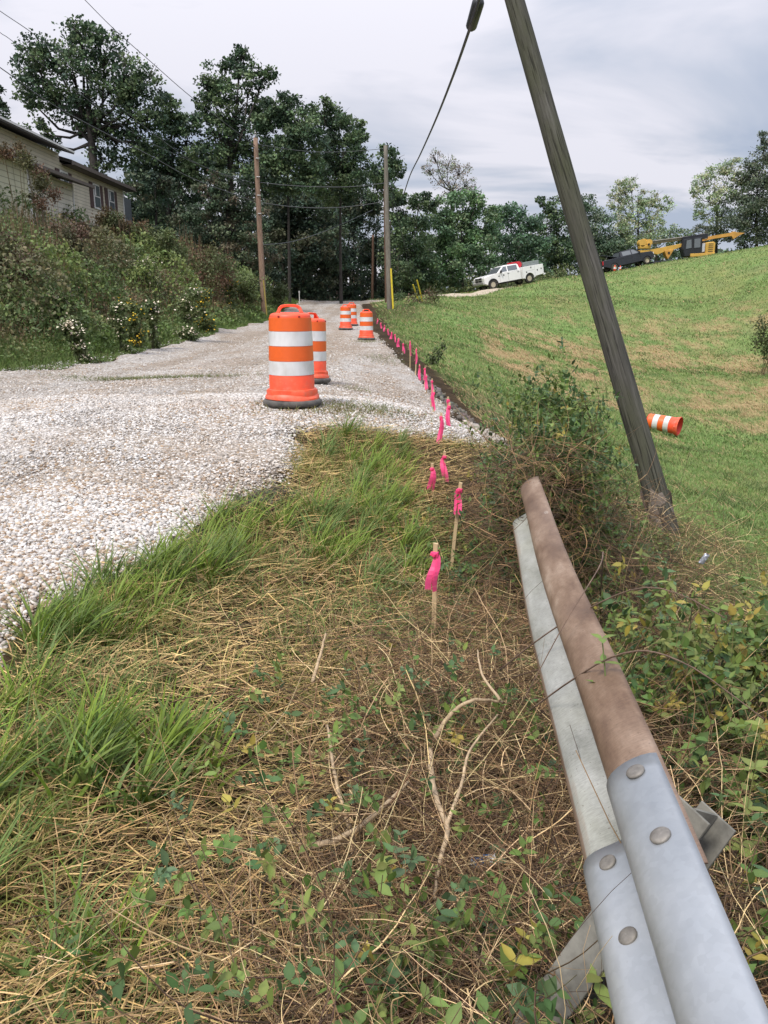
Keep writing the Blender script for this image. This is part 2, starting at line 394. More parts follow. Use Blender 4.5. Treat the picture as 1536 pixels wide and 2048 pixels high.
tag(np_mesh('gravel_road', np.stack([rx, ry, rz], -1), q, np.full((ny-1)*(nx-1), 4), M_gravel, None, road_tone(rx, ry).reshape(-1, 3), True), kind='structure')
def road_z(x, y): return _raw(x, y)+.03

# farm track that leaves the road for the parked trucks
TP = [(-2.5, 66), (1.0, 62), (4.0, 61.5), (7.0, 67), (9.5, 73), (12.5, 81), (16, 90)]
tx = np.interp(np.linspace(0, len(TP)-1, 160), range(len(TP)), [p[0] for p in TP]); ty = np.interp(np.linspace(0, len(TP)-1, 160), range(len(TP)), [p[1] for p in TP])
ker = np.ones(25)/25
tx = np.convolve(np.pad(tx, 12, 'edge'), ker, 'valid'); ty = np.convolve(np.pad(ty, 12, 'edge'), ker, 'valid')
dx_ = np.gradient(tx); dy_ = np.gradient(ty); ln = np.hypot(dx_, dy_)
uu = np.linspace(-1, 1, 12)
wd = 1.1+.25*vn(ty*0, ty, .6, 40)
X = tx[:, None] + (-dy_/ln)[:, None]*uu*wd[:, None]; Y = ty[:, None] + (dx_/ln)[:, None]*uu*wd[:, None]
Z = _raw(X, Y) + .10 - .12*np.abs(uu)[None]**3
ny, nx = X.shape; idx = np.arange(nx*ny).reshape(ny, nx)
q = np.stack([idx[:-1, :-1], idx[:-1, 1:], idx[1:, 1:], idx[1:, :-1]], -1).reshape(-1)
M_track = simple('track_dirt', (.42, .36, .28), .95, var=.3, scale=2, bmp=.3, spec=.1)
tag(np_mesh('dirt_track', np.stack([X, Y, Z], -1), q, np.full((ny-1)*(nx-1), 4), M_track, None, None, True), kind='structure')

# ------------------------------------------------------------------ loose stones on the road
def stones(n, ylo, yhi, smin, smax, G, xpad=0.0, spill=.12):
    y = ylo + (yhi-ylo)*RNG.random(n*3); x = -.52*y*1.0 - .3 + (xr(y)+spill + .52*y+.3)*RNG.random(n*3)
    keep = (x > xl(y)-.1) & (RNG.random(n*3) < ((xr(y)+spill+.52*y+.3)/((xr(np.array([yhi]))+spill+.52*yhi+.3)[0]+1.5)))
    x = x[keep][:n]; y = y[keep][:n]; k = len(x)
    er = xr(y) + (vn(y*0, y, 1.3, 31)-.5)*.28 + (vn(y*0, y, 5, 32)-.5)*.14
    s = (smin+(smax-smin)*RNG.random(k)**3)
    cube = np.array([(-1, -1, -1), (1, -1, -1), (1, 1, -1), (-1, 1, -1), (-1, -1, 1), (1, -1, 1), (1, 1, 1), (-1, 1, 1)], float)*.5
    V = cube[None]*(1+ (RNG.random((k, 8, 3))-.5)*.55)
    V[:, 4:, :2] *= (.45+.4*RNG.random((k, 1, 1)))
    V *= s[:, None, None]*np.stack([.9+.7*RNG.random(k), .7+.4*RNG.random(k), .32+.3*RNG.random(k)], -1)[:, None, :]
    az = RNG.random(k)*2*PI; til = (RNG.random(k)-.5)*.9
    ca, sa = np.cos(az), np.sin(az); ct, st_ = np.cos(til), np.sin(til)
    Vx = V[..., 0]*ct[:, None]+V[..., 2]*st_[:, None]; Vz = -V[..., 0]*st_[:, None]+V[..., 2]*ct[:, None]
    Vx2 = Vx*ca[:, None]-V[..., 1]*sa[:, None]; Vy2 = Vx*sa[:, None]+V[..., 1]*ca[:, None]
    edge = np.clip((er-x)/.28, -1, 1)
    z = _raw(x, y) + .03 - .05*np.clip(1-edge, 0, 1)**2 + s*.18 - .02*np.exp(-((x-(xl(y)+1.7))/.35)**2) - .02*np.exp(-((x-(xl(y)+3.6))/.35)**2)
    V = np.stack([Vx2+x[:, None], Vy2+y[:, None], Vz+z[:, None]], -1)
    r = RNG.random(k)
    tan = (vn(x, y, .9, 51)*.6+vn(x, y, 3, 52)*.4)
    tan = np.clip((tan-.42)*2.2, 0, .8) + np.clip((x-er+.9)/.9, 0, 1)*.35*np.clip((6.5-y)/3, 0.2, 1)
    pal = np.array([(.66, .645, .63), (.80, .79, .78), (.50, .48, .46), (.58, .55, .51), (.30, .27, .24), (.48, .36, .25), (.72, .70, .67)])
    ci = np.searchsorted(np.cumsum([.26, .22, .13, .13, .07, .04, .15]), r*.999); ci = np.clip(ci, 0, 6)
    tn = RNG.random(k) < tan*.42
    c = pal[ci]; c[tn] = np.array([(.46, .35, .24), (.40, .32, .25), (.55, .46, .36), (.30, .22, .16)])[RNG.integers(0, 4, tn.sum())]
    c = c*(.63+.25*RNG.random((k, 1)))*np.array([1.03, 1.01, .99])*road_tone(x, y)
    G.add(V, [(0, 3, 2, 1), (4, 5, 6, 7), (0, 1, 5, 4), (1, 2, 6, 5), (2, 3, 7, 6), (3, 0, 4, 7)], c)
G = Geo()
stones(66000, 1.2, 5.2, .006, .026, G, spill=.2)
stones(70000, 5.0, 9.5, .007, .025, G, spill=.22)
stones(20000, 9.2, 16, .008, .026, G, spill=.25)
stones(5000, 15, 30, .012, .04, G, spill=.15)
# pale stone tipped down the shoulder by the stakes
k = 1800; a_ = RNG.random(k)*2*PI; r_ = np.sqrt(RNG.random(k))
px_ = 1.45+.5*r_*np.cos(a_); py_ = 9.3+1.2*r_*np.sin(a_)
cube = np.array([(-1, -1, -1), (1, -1, -1), (1, 1, -1), (-1, 1, -1), (-1, -1, 1), (1, -1, 1), (1, 1, 1), (-1, 1, 1)], float)*.5
V = cube[None]*(1+(RNG.random((k, 8, 3))-.5)*.6)*(.02+.04*RNG.random((k, 1, 1)))
V = V + np.stack([px_, py_, _raw(px_, py_)+.02+.05*RNG.random(k)], -1)[:, None]
G.add(V, [(0, 3, 2, 1), (4, 5, 6, 7), (0, 1, 5, 4), (1, 2, 6, 5), (2, 3, 7, 6), (3, 0, 4, 7)], np.array([.46, .41, .35])*(.7+.4*RNG.random((k, 1))))
M_stone = vcol_mat('loose_stone', .85, .2)
tag(G.build('gravel_stones', M_stone), kind='stuff')
# ================================================================== ROADSIDE OBJECTS
# ------------------------------------------------------------------ traffic barrels
m, t, b = new_mat('barrel_orange_plastic'); f = noise(t, 5, 5, .6); g = noise(t, 18, 5, .7); tcn = t.nodes.new('ShaderNodeTexCoord'); sz = t.nodes.new('ShaderNodeSeparateXYZ'); t.links.new(tcn.outputs['Object'], sz.inputs[0])
c_ = ramp(t, f, [(.3, (.72, .065, .025)), (.7, (.86, .10, .035))])
dirt = mth('MULTIPLY', mth('SUBTRACT', mth('ADD', g, mth('MULTIPLY', mth('SUBTRACT', .30, sz.outputs[2], tree=t), .9, tree=t), tree=t), .55, tree=t), 2.2, True, tree=t)
c_ = mixc(t, mth('MULTIPLY', dirt, .65, tree=t), c_, (.30, .20, .13)); t.links.new(c_, b.inputs['Base Color']); b.inputs['Roughness'].default_value = .48; bump(t, b, f, .05, .01); M_or = m
M_band_o = simple('orange_reflective_sheet', (.70, .115, .018), .38, var=.07, scale=9)
M_band_w = simple('white_reflective_sheet', (.66, .68, .70), .35, var=.06, scale=7)
m, t, b = new_mat('tyre_rubber'); f = noise(t, 7, 5, .7)
t.links.new(ramp(t, f, [(.3, (.03, .03, .03)), (.7, (.13, .12, .11))]), b.inputs['Base Color']); b.inputs['Roughness'].default_value = .85; bump(t, b, f, .4, .01); M_rub = m
m, t, b = new_mat('dusty_band_white'); 
geo = t.nodes.new('ShaderNodeTexCoord')
wv = t.nodes.new('ShaderNodeTexWave'); wv.bands_direction = 'Z'; wv.inputs['Scale'].default_value = 32; wv.inputs['Distortion'].default_value = .3
t.links.new(geo.outputs['Object'], wv.inputs[0])
f = noise(t, 6, 5, .6, stretch=(1, 1, .5))
c_ = ramp(t, f, [(.3, (.50, .50, .49)), (.5, (.62, .63, .64)), (.7, (.70, .71, .73))])
c_ = mixc(t, 1.0, c_, ramp(t, wv.outputs['Fac'], [(0, (.9, .9, .9)), (1, (1.03, 1.03, 1.03))]), 'MULTIPLY')
t.links.new(c_, b.inputs['Base Color']); b.inputs['Roughness'].default_value = .35; M_band_w = m
def barrel():
    root = empty('traffic_barrel', (0, 0, 0))
    bm = bmesh.new()
    # skirt with a moulded flange and cut-outs, body, rounded shoulder
    seg = 56
    prof = [(.262, .070), (.272, .078), (.270, .098), (.258, .118), (.250, .128), (.249, .168), (.243, .180), (.229, .186), (.2275, .19), (.227, .33), (.224, .335), (.222, .475), (.219, .48), (.217, .63), (.214, .635), (.211, .785), (.208, .79), (.205, .93), (.200, .948), (.188, .962), (.160, .972), (.08, .976), (.001, .977)]
    rings = []
    for r, z in prof:
        ring = []
        for k in range(seg):
            th = 2*PI*k/seg; rr = r
            if z < .18:
                rr += .010*max(0, math.cos(th*6))**6 * (1 if z > .11 else .4)
                zz = z + (.010*math.sin(th*3+.5) if z > .11 and z < .17 else 0) + .006*math.sin(th*2)
            else: zz = z
            ring.append(bm.verts.new((rr*math.cos(th), rr*math.sin(th), zz)))
        rings.append(ring)
    for A, B in zip(rings, rings[1:]):
        for k in range(seg): bm.faces.new((A[k], A[(k+1) % seg], B[(k+1) % seg], B[k]))
    bm_obj('shell', bm, M_or, root, auto=35)
    for z0, z1, r0, r1, mm in ((.335, .480, .2275, .2245, M_band_w), (.482, .634, .2240, .2200, M_band_o), (.636, .786, .2195, .2155, M_band_w), (.788, .925, .2150, .2105, M_band_o)):
        bm = bmesh.new(); add_lathe(bm, [(r0-.004, z0), (r0+.001, z0+.002), (r1+.001, z1-.002), (r1-.004, z1)], 56, False, False)
        bm_obj('reflective_band', bm, mm, root, auto=40)
    bm = bmesh.new()   # handle: a flat moulded loop
    pts = [(-.150, .955), (-.128, .985), (-.110, 1.030), (-.085, 1.052), (-.04, 1.060), (.04, 1.060), (.085, 1.052), (.110, 1.030), (.128, .985), (.150, .955)]
    inn = [(-.112, .955), (-.095, .985), (-.084, 1.012), (-.066, 1.026), (-.035, 1.032), (.035, 1.032), (.066, 1.026), (.084, 1.012), (.095, .985), (.112, .955)]
    hw = .026
    A = [[bm.verts.new((u, s*hw*(.9 if z > 1.0 else 1.5), z)) for u, z in pts] for s in (-1, 1)]
    B = [[bm.verts.new((u, s*hw*(.9 if z > 1.0 else 1.5), z)) for u, z in inn] for s in (-1, 1)]
    for i in range(len(pts)-1):
        bm.faces.new((A[0][i], A[1][i], A[1][i+1], A[0][i+1])); bm.faces.new((B[0][i+1], B[1][i+1], B[1][i], B[0][i]))
        bm.faces.new((A[0][i+1], B[0][i+1], B[0][i], A[0][i])); bm.faces.new((A[1][i], B[1][i], B[1][i+1], A[1][i+1]))
    bmesh.ops.bevel(bm, geom=list(bm.edges), offset=.004, segments=1, affect='EDGES')
    bm_obj('handle', bm, M_or, root, auto=40)
    M_hole = simple('hole_dark', (.25, .02, .015), .9)
    for sx in (-1, 1):
        bm = bmesh.new(); add_cyl(bm, (sx*.10, -.182, .935), (sx*.10, -.187, .935), .012, seg=10); bm_obj('bolt_hole', bm, M_hole, root)
    bm = bmesh.new()
    add_lathe(bm, [(.20, .0), (.275, .0), (.292, .012), (.300, .036), (.294, .060), (.278, .074), (.235, .076), (.20, .07)], 56, False, False)
    bm_obj('rubber_base', bm, M_rub, root, auto=50)
    return root
bar0 = barrel()
BL = [(582, 8.2, 0.05, 'large nearest upright orange and white drum on the gravel, dusty rubber ring at its foot'),
      (620, 12.0, 1.0, 'upright drum half hidden right behind the nearest drum'),
      (692, 33.5, .1, 'upright drum in front of its pair on the far gravel road'),
      (704, 36.5, .5, 'upright drum tucked behind another in the far pair on the road'),
      (733, 27.5, .3, 'upright drum alone at the right road edge where the pink stakes begin')]
for i, (px, Yd, rz, lab) in enumerate(BL):
    o = bar0 if i == 0 else copy_tree(bar0)
    x = at(px, 700, Yd).x
    o.location = (x, Yd, float(road_z(np.array([x]), np.array([Yd]))[0])+.006)
    o.rotation_euler = (0, 0, rz)
    if i == 1: o.rotation_euler = (.02, .03, rz)
    o.scale = (1, 1, .945)
    tag(o, lab, 'traffic barrel', 'orange and white traffic barrels standing along the road')
# the barrel that rolled down into the field, without its rubber ring: open bottom towards the camera
lb = empty('traffic_barrel', (0, 0, 0))
for ch in list(bar0.children):
    if ch.name.startswith('rubber'): continue
    c = ch.copy(); COL.objects.link(c); c.parent = lb
bm = bmesh.new(); add_lathe(bm, [(.256, .075), (.222, .19), (.20, .93), (.001, .95)], 40, False, False)
bm_obj('inner_wall', bm, simple('barrel_inside', (.62, .05, .03), .6), lb, smooth=True)
p = at(1337, 862, 22.2); zz = hgt(p.x, 22.2)
# axis (bottom -> top) points left, slightly away; its open foot faces right and towards the viewer
ax = Vector((-.80, .58, .10)).normalized()
q_ = ax.to_track_quat('Z', 'Y')
lb.rotation_euler = q_.to_euler(); lb.location = (p.x+.30, 22.0, zz+.27)
tag(lb, 'toppled orange and white drum lying on its side in the grass below the road', 'traffic barrel')

# ------------------------------------------------------------------ survey stakes with pink flagging
M_lath = simple('stake_wood', (.48, .36, .21), .8, var=.25, scale=14, stretch=(1, 1, .12), bmp=.2)
m, t, b = new_mat('pink_flagging'); b.inputs['Base Color'].default_value = (1.0, .10, .30, 1); b.inputs['Roughness'].default_value = .45
tr = t.nodes.new('ShaderNodeBsdfTranslucent'); tr.inputs[0].default_value = (1, .18, .38, 1)
ms = t.nodes.new('ShaderNodeMixShader'); ms.inputs[0].default_value = .4
t.links.new(b.outputs[0], ms.inputs[1]); t.links.new(tr.outputs[0], ms.inputs[2]); t.links.new(ms.outputs[0], t.nodes['Material Output'].inputs[0]); M_pink = m
def ribbon_mesh(h, sd, near):
    """knot wrapped round the lath and two hanging tails"""
    r = random.Random(sd); bm = bmesh.new()
    add_box(bm, (0, 0, h), (.030, .024, .028), bev=.005)
    add_box(bm, (r.uniform(-.01, .01), -.016, h+.004), (.026, .014, .020), rot=Matrix.Rotation(r.uniform(-.6, .6), 3, 'Y'), bev=.004)
    for k in range(2 if near else 2):
        side = -1 if k == 0 else 1
        Ln = r.uniform(.13, .22)*(1.0 if k else .85); w0 = .030; az = side*r.uniform(.15, .6)
        prev = None; nseg = 9
        for i in range(nseg+1):
            s = i/nseg
            cx_ = side*(.004 + .012*math.sin(s*1.5)) + .010*math.sin(s*4+sd); cy_ = -.012-.02*s + .012*math.sin(s*6+sd*1.3)
            cz_ = h - Ln*s + .012*math.sin(min(1, s*3)*PI)
            tw = az + .9*s*math.sin(sd+k)
            ww = w0*(.5+min(1, s*2.5)*.5)
            a = bm.verts.new((cx_-ww/2*math.cos(tw), cy_-ww/2*math.sin(tw), cz_)); c = bm.verts.new((cx_+ww/2*math.cos(tw), cy_+ww/2*math.sin(tw), cz_-.006*math.sin(s*9)))
            if prev: bm.faces.new((prev[0], prev[1], c, a))
            prev = (a, c)
    return bm
# (px, py of top, py of foot, depth, lean) read along the shoulder, nearest first
ST = [(867, 1087, 1295, 3.56, .0), (901, 962, 1140, 4.75, .09), (865, 938, 1010, 6.2, -.03), (886, 903, 985, 6.6, .03),
      (880, 826, 905, 7.6, .02), (897, 838, 880, 8.3, .0), (893, 797, 868, 9.2, .04), (867, 780, 850, 10.6, -.02), (862, 757, 812, 12.4, .02), (853, 748, 800, 14.6, -.02),
      (849, 733, 790, 15.6, .03), (840, 728, 782, 16.6, -.04), (831, 695, 760, 17.5, .02), (820, 680, 735, 19, .0),
      (806, 685, 703, 23, .03), (797, 680, 700, 25, -.02), (790, 672, 692, 27, .02), (783, 668, 688, 29, .0), (776, 662, 683, 31, .02), (769, 657, 678, 33, -.02), (762, 652, 672, 35.5, .0), (755, 648, 668, 38, .02)]
NTH = ['nearest of the row, beside the guardrail brambles', 'second nearest, leaning right before the end of the guardrail', 'ragged ribbon low in the brambles, left of its neighbour', 'drooping ribbon beyond the brambles at the edge of the gravel']
ORD = ['fifth', 'sixth', 'seventh', 'eighth', 'ninth', 'tenth', 'eleventh', 'twelfth', 'thirteenth', 'fourteenth', 'fifteenth', 'sixteenth', 'seventeenth', 'eighteenth', 'nineteenth', 'twentieth', 'twenty first', 'farthest']
for i, (px, pt, pf, Yd, lean) in enumerate(ST):
    x = at(px, pf, Yd).x; z = hgt(x, Yd); top = at(px, pt, Yd).z
    H = min(max(.27, top-z), .95)
    root = empty('survey_stake', (x, Yd, z)); root.rotation_euler = (random.uniform(-.04, .04), lean, random.uniform(-.5, .5))
    bm = bmesh.new()
    ww, tk = (.022, .010)
    A = [bm.verts.new(v) for v in ((-ww/2, -tk/2, -.12), (ww/2, -tk/2, -.12), (ww/2, tk/2, -.12), (-ww/2, tk/2, -.12))]
    B = [bm.verts.new(v) for v in ((-ww/2*.96, -tk/2, H), (ww/2*.96, -tk/2, H-.004), (ww/2*.96, tk/2, H), (-ww/2*.96, tk/2, H))]
    bm.faces.new(A[::-1]); bm.faces.new(B)
    for k in range(4): bm.faces.new((A[k], A[(k+1) % 4], B[(k+1) % 4], B[k]))
    bm_obj('stake', bm, M_lath, root)
    rb = ribbon_mesh(0, i*3+1, i < 6); o = bm_obj('ribbon', rb, M_pink, root); o.location = (0, 0, H-(.05 if i else .055))
    s_ = (1.0, 1.0, 1.0) if i < 2 else ((1.1, 1.1, 1.0) if i < 4 else (.95, 1.1, 1.45)); o.scale = s_
    if i > 13: o.scale = (1.5, 1.5, 1.5)
    lab = ('wooden stake with pink ribbon, ' + NTH[i]) if i < 4 else ('wooden stake with pink ribbon, %s %salong the shoulder' % (ORD[i-4], 'counting ' if i < 21 else 'one '))
    if 4 <= i < 21: lab = 'pink ribboned stake, %s counting away from the guardrail along the shoulder' % ORD[i-4]
    if i == 21: lab = 'farthest pink ribboned stake, beside the lone drum at the road edge'
    tag(root, lab, 'survey stake', 'pink ribboned survey stakes along the shoulder')

# ------------------------------------------------------------------ guardrail
m, t, b = new_mat('new_galvanised')
f = noise(t, 14, 4, .6); f2 = noise(t, 3.0, 5, .6, stretch=(1, .4, 1))
vo = t.nodes.new('ShaderNodeTexVoronoi'); vo.inputs['Scale'].default_value = 90; tcn = t.nodes.new('ShaderNodeTexCoord'); t.links.new(tcn.outputs['Object'], vo.inputs['Vector'])
c_ = ramp(t, f2, [(.3, (.30, .32, .34)), (.44, (.38, .40, .42)), (.56, (.46, .48, .50)), (.70, (.58, .595, .60))])
vs = t.nodes.new('ShaderNodeSeparateColor'); t.links.new(vo.outputs['Color'], vs.inputs[0]); c_ = mixc(t, 1.0, c_, ramp(t, vs.outputs[0], [(0, (.96, .96, .96)), (1, (1.04, 1.04, 1.04))]), 'MULTIPLY')
c_ = mixc(t, ramp(t, f, [(.62, (0, 0, 0)), (.8, (.35, .35, .35))]), c_, (.62, .64, .64))
t.links.new(c_, b.inputs['Base Color']); b.inputs['Metallic'].default_value = .55
t.links.new(ramp(t, f, [(.3, (.38,)*3), (.7, (.55,)*3)]), b.inputs['Roughness']); bump(t, b, f, .05, .004); M_galv = m
m, t, b = new_mat('weathered_galvanised')      # rusty film on the humps, pale zinc in the trough
a = t.nodes.new('ShaderNodeAttribute'); a.attribute_name = 'Col'
f = noise(t, 9, 6, .65, stretch=(1, .35, 1)); f2 = noise(t, 60, 3, .6, stretch=(1, 6, 1)); f3 = noise(t, 2.2, 4, .6, stretch=(1, .5, 1))
sx = t.nodes.new('ShaderNodeSeparateColor'); t.links.new(a.outputs['Color'], sx.inputs[0])
fac = mth('ADD', sx.outputs[0], mth('MULTIPLY', mth('SUBTRACT', f, .5, tree=t), .9, tree=t), tree=t)
rust = ramp(t, f, [(.25, (.085, .050, .032)), (.41, (.14, .085, .054)), (.5, (.20, .13, .085)), (.58, (.26, .18, .125)), (.70, (.38, .29, .22))])
rust = mixc(t, ramp(t, f3, [(.4, (0, 0, 0)), (.7, (.6, .6, .6))]), rust, (.30, .215, .165))
zinc = ramp(t, f, [(.33, (.24, .245, .22)), (.5, (.36, .365, .34)), (.68, (.50, .505, .48))])
zinc = mixc(t, ramp(t, f3, [(.45, (0, 0, 0)), (.7, (.5, .5, .5))]), zinc, (.34, .34, .25))
c_ = mixc(t, ramp(t, fac, [(.35, (0, 0, 0)), (.65, (1, 1, 1))]), zinc, rust)
c_ = mixc(t, 1.0, c_, ramp(t, f2, [(.3, (.80, .80, .80)), (.7, (1.12, 1.12, 1.12))]), 'MULTIPLY'); f4 = noise(t, 130, 2, .6); c_ = mixc(t, ramp(t, f4, [(.66, (0, 0, 0)), (.74, (.7, .7, .7))]), c_, (.09, .06, .045)); f5 = noise(t, 26, 3, .6, stretch=(1, .15, 1)); c_ = mixc(t, ramp(t, f5, [(.68, (0, 0, 0)), (.76, (.55, .55, .55))]), c_, (.50, .47, .42))
t.links.new(c_, b.inputs['Base Color']); b.inputs['Metallic'].default_value = .25; b.inputs['Roughness'].default_value = .62; bump(t, b, f, .15, .004); M_oldg = m
# W-beam section, v up, u out towards the road
def wprof():
    top = [(.008, .312), (.020, .3105), (.034, .305), (.047, .297), (.058, .288), (.068, .277), (.0755, .265), (.079, .252), (.0785, .240), (.0745, .229), (.066, .219), (.053, .209), (.038, .199), (.023, .188), (.011, .177), (.004, .166), (.002, .156)]
    return top + [(u, .312-v) for u, v in top[::-1][1:]]
WP = wprof()
RZ = CZ-.80-.312                                   # lower edge of the beam
LEAN = -.0
def rail_pt(y, u, v, bow=0.0):
    u = u + .17*(.312-v)
    xt = .395 + .088*y + .006*max(0, y-1.6)**2
    n = Vector((-1, .11, 0)).normalized()
    return Vector((xt, y, RZ - .015*(y-1.2))) + n*(u+bow) + Vector((0, 0, v))
def beam(name, y0, y1, ny, off, mat, par, skew=.06):
    V = []; F = []; C = []
    for j in range(ny+1):
        y = y0+(y1-y0)*j/ny
        dent = .004*math.sin(y*3.1)
        for i, (u, v) in enumerate(WP):
            V.append(rail_pt(y + (0 if j < ny else -0), u+off, v, dent))
            hump = 1.0 if v > .20 else (0.0 if v > .085 else (.35 if v > .065 else .9))
            if v > .30: hump = .8
            C.append((hump, 0, 0))
    k = len(WP)
    for j in range(ny):
        for i in range(k-1): F.append((j*k+i, j*k+i+1, (j+1)*k+i+1, (j+1)*k+i))
    me = bpy.data.meshes.new(name); me.from_pydata([tuple(v) for v in V], [], F); me.materials.append(mat)
    at_ = me.attributes.new('Col', 'FLOAT_COLOR', 'POINT')
    at_.data.foreach_set('color', np.array([(c[0], c[1], c[2], 1) for c in C], dtype=np.float32).ravel())
    me.update(); me.shade_smooth(); o = bpy.data.objects.new(name, me); COL.objects.link(o); o.parent = par
    sd = o.modifiers.new('thick', 'SOLIDIFY'); sd.thickness = .0035; sd.offset = 0
    return o
gd = empty('guardrail', (0, 0, 0))
Y_LAP = 1.30
o = beam('rail_beam', Y_LAP-.30, 3.85, 70, 0, M_oldg, gd); tag(o, label='older rusty brown and dull zinc beam running away under the brambles')
o = beam('rail_beam', -1.8, Y_LAP, 70, .0065, M_galv, gd); tag(o, label='newer bright galvanised beam lapped over the rusty one')
M_bolt = simple('bolt_zinc', (.20, .185, .165), .6, .35, var=.3, scale=60, bmp=.2)
for (y, i0) in ((Y_LAP-.045, 0), (Y_LAP-.225, 0), (Y_LAP-.045, 1), (Y_LAP-.225, 1)):
    u, v, nu, nv = ((.0455, .298, .52, .86) if i0 == 0 else (.0475, .105, .62, .78))
    P = rail_pt(y, u+.0085, v); nrm = (Vector((-1, .11, 0)).normalized()*nu + Vector((0, 0, nv))).normalized()
    pass
    bm = bmesh.new(); add_lathe(bm, [(.0170, 0), (.0175, .0025), (.0160, .0048), (.009, .0062), (.0005, .0066)], 20, True, False)
    q_ = nrm.to_track_quat('Z', 'Y'); bm.transform(Matrix.Translation(P) @ q_.to_matrix().to_4x4())
    bm_obj('bolt', bm, M_bolt, gd, smooth=True)
bm = bmesh.new(); P = rail_pt(Y_LAP-.20, .012, .156)   # post bolt in its slot
add_lathe(bm, [(.020, 0), (.019, .008), (.010, .012), (.0005, .013)], 16, True, False); bm.transform(Matrix.Translation(P) @ Vector((-1, .11, 0)).to_track_quat('Z', 'Y').to_matrix().to_4x4() @ Matrix.Diagonal((1, 1.5, 1, 1)))
bm_obj('post_bolt', bm, simple('dark_bolt', (.12, .10, .09), .7, .3), gd, smooth=True)
# bent I-section post under the splice, leaning out to both sides
M_post = simple('post_steel', (.17, .165, .145), .7, .2, var=.5, scale=14, bmp=.2)
def ibeam(p0, p1, wd_, dp, name, mat, parent, roll=0.0, cut=0.0):
    p0 = Vector(p0); p1 = Vector(p1); d = p1-p0; Ln = d.length
    bm = bmesh.new(); tk = .007
    add_box(bm, (0, 0, Ln/2), (tk, dp-2*tk-.004, Ln)); add_box(bm, (0, dp/2, Ln/2), (wd_, tk, Ln), bev=.002); add_box(bm, (0, -dp/2, Ln/2), (wd_, tk, Ln), bev=.002)
    bm.transform(Matrix.Translation(p0) @ d.to_track_quat('Z', 'Y').to_matrix().to_4x4() @ Matrix.Rotation(roll, 4, 'Z'))
    return bm_obj(name, bm, mat, parent)
ibeam((.20, 1.26, -.12), (.615, 1.33, .555), .085, .10, 'post', M_post, gd, .35)
tag(gd, 'long W-shaped steel guardrail in the lower right, bright beam bolted over a rusty one', 'guardrail')
# bent dark plate standing in the weeds beyond the rail
root = empty('bent_steel_post', on(1392, 1290, 3.6))
bm = bmesh.new()
add_box(bm, (0, 0, .25), (.12, .006, .55), bev=.002); add_box(bm, (.055, .03, .25), (.006, .06, .55))
o = bm_obj('plate', bm, simple('dull_grey_steel', (.095, .105, .12), .55, .3, var=.2, scale=9), root); o.rotation_euler = (.25, .12, .3)
tag(root, 'dark grey bent steel post standing in leafy weeds right of the guardrail', 'steel post')

# ------------------------------------------------------------------ litter in the brambles
def crumple(name, loc, size, mats, label, cat, sd, nx=14, ny=10, tube=True):
    r = random.Random(sd); V = []; F = []; MI = []
    for j in range(ny+1):
        for i in range(nx):
            a = 2*PI*i/nx; rr = size[0]*(1-.35*abs(math.cos(a*2+j))*r.random())*(1 if 0 < j < ny else .75)
            V.append((rr*math.cos(a), rr*.62*math.sin(a), size[1]*(j/ny-.5)+r.uniform(-.004, .004)))
    for j in range(ny):
        for i in range(nx): F.append((j*nx+i, j*nx+(i+1) % nx, (j+1)*nx+(i+1) % nx, (j+1)*nx+i)); MI.append((1 if (2 <= j <= 6 and (i*7+j*3) % 5) else 0) if len(mats) > 1 else 0)
    me = bpy.data.meshes.new(name); me.from_pydata(V, [], F)
    for m_i in mats: me.materials.append(m_i)
    me.polygons.foreach_set('material_index', MI); me.update()
    o = bpy.data.objects.new(name, me); COL.objects.link(o); o.location = loc; tag(o, label, cat); return o
p = at(972, 1722, 1.98)
M_wh = simple('wrapper_white', (.75, .76, .78), .35); M_bl = simple('wrapper_blue', (.05, .22, .55), .35, var=.3, scale=60)
o = crumple('snack_bag', (p.x, p.y, p.z), (.032, .10), (M_wh, M_bl), 'crumpled blue and white wrapper caught in the dry brambles', 'litter', 3); o.rotation_euler = (.9, .5, .6)
p = at(876, 1412, 2.95)
m, t, b = new_mat('clear_plastic'); b.inputs['Base Color'].default_value = (.75, .78, .85, 1); b.inputs['Roughness'].default_value = .15; b.inputs['Transmission Weight'].default_value = .6; M_clear = m
o = crumple('plastic_bottle', (p.x, p.y, p.z), (.03, .14), (M_clear,), 'crushed clear plastic bottle among dry stems', 'litter', 9); o.rotation_euler = (1.2, .3, 1.2)
p = at(1408, 1118, 3.75)
o = crumple('foil_wrapper', (p.x, p.y, p.z), (.016, .06), (simple('silver_film', (.50, .52, .60), .25, .5),), 'small silvery wrapper on top of the weeds right of the guardrail', 'litter', 13); o.rotation_euler = (.3, .4, .2)
# ================================================================== POLES AND CABLES
def pole_mat(name, c0, c1, c2, moss=None):
    m, t, b = new_mat(name)
    f = noise(t, 9, 6, .7, stretch=(3, 3, .16), dist=.3); g = noise(t, 2.2, 4, .6, stretch=(1, 1, .4)); h = noise(t, 30, 3, .6, stretch=(2, 2, .08))
    c = ramp(t, f, [(.25, c0), (.5, c1), (.78, c2)])
    if moss: c = mixc(t, ramp(t, g, [(.4, (0, 0, 0)), (.65, (.75, .75, .75))]), c, moss)
    c = mixc(t, 1.0, c, ramp(t, h, [(.36, (.4, .4, .4)), (.46, (1, 1, 1))]), 'MULTIPLY')
    t.links.new(c, b.inputs['Base Color']); b.inputs['Roughness'].default_value = .9; b.inputs['Specular IOR Level'].default_value = .15
    bump(t, b, h, .7, .012); return m
M_pl1 = pole_mat('weathered_pole', (.028, .028, .025), (.066, .064, .056), (.125, .122, .112), (.060, .066, .036))
M_pl2 = pole_mat('brown_pole', (.13, .085, .06), (.25, .17, .125), (.36, .27, .21))
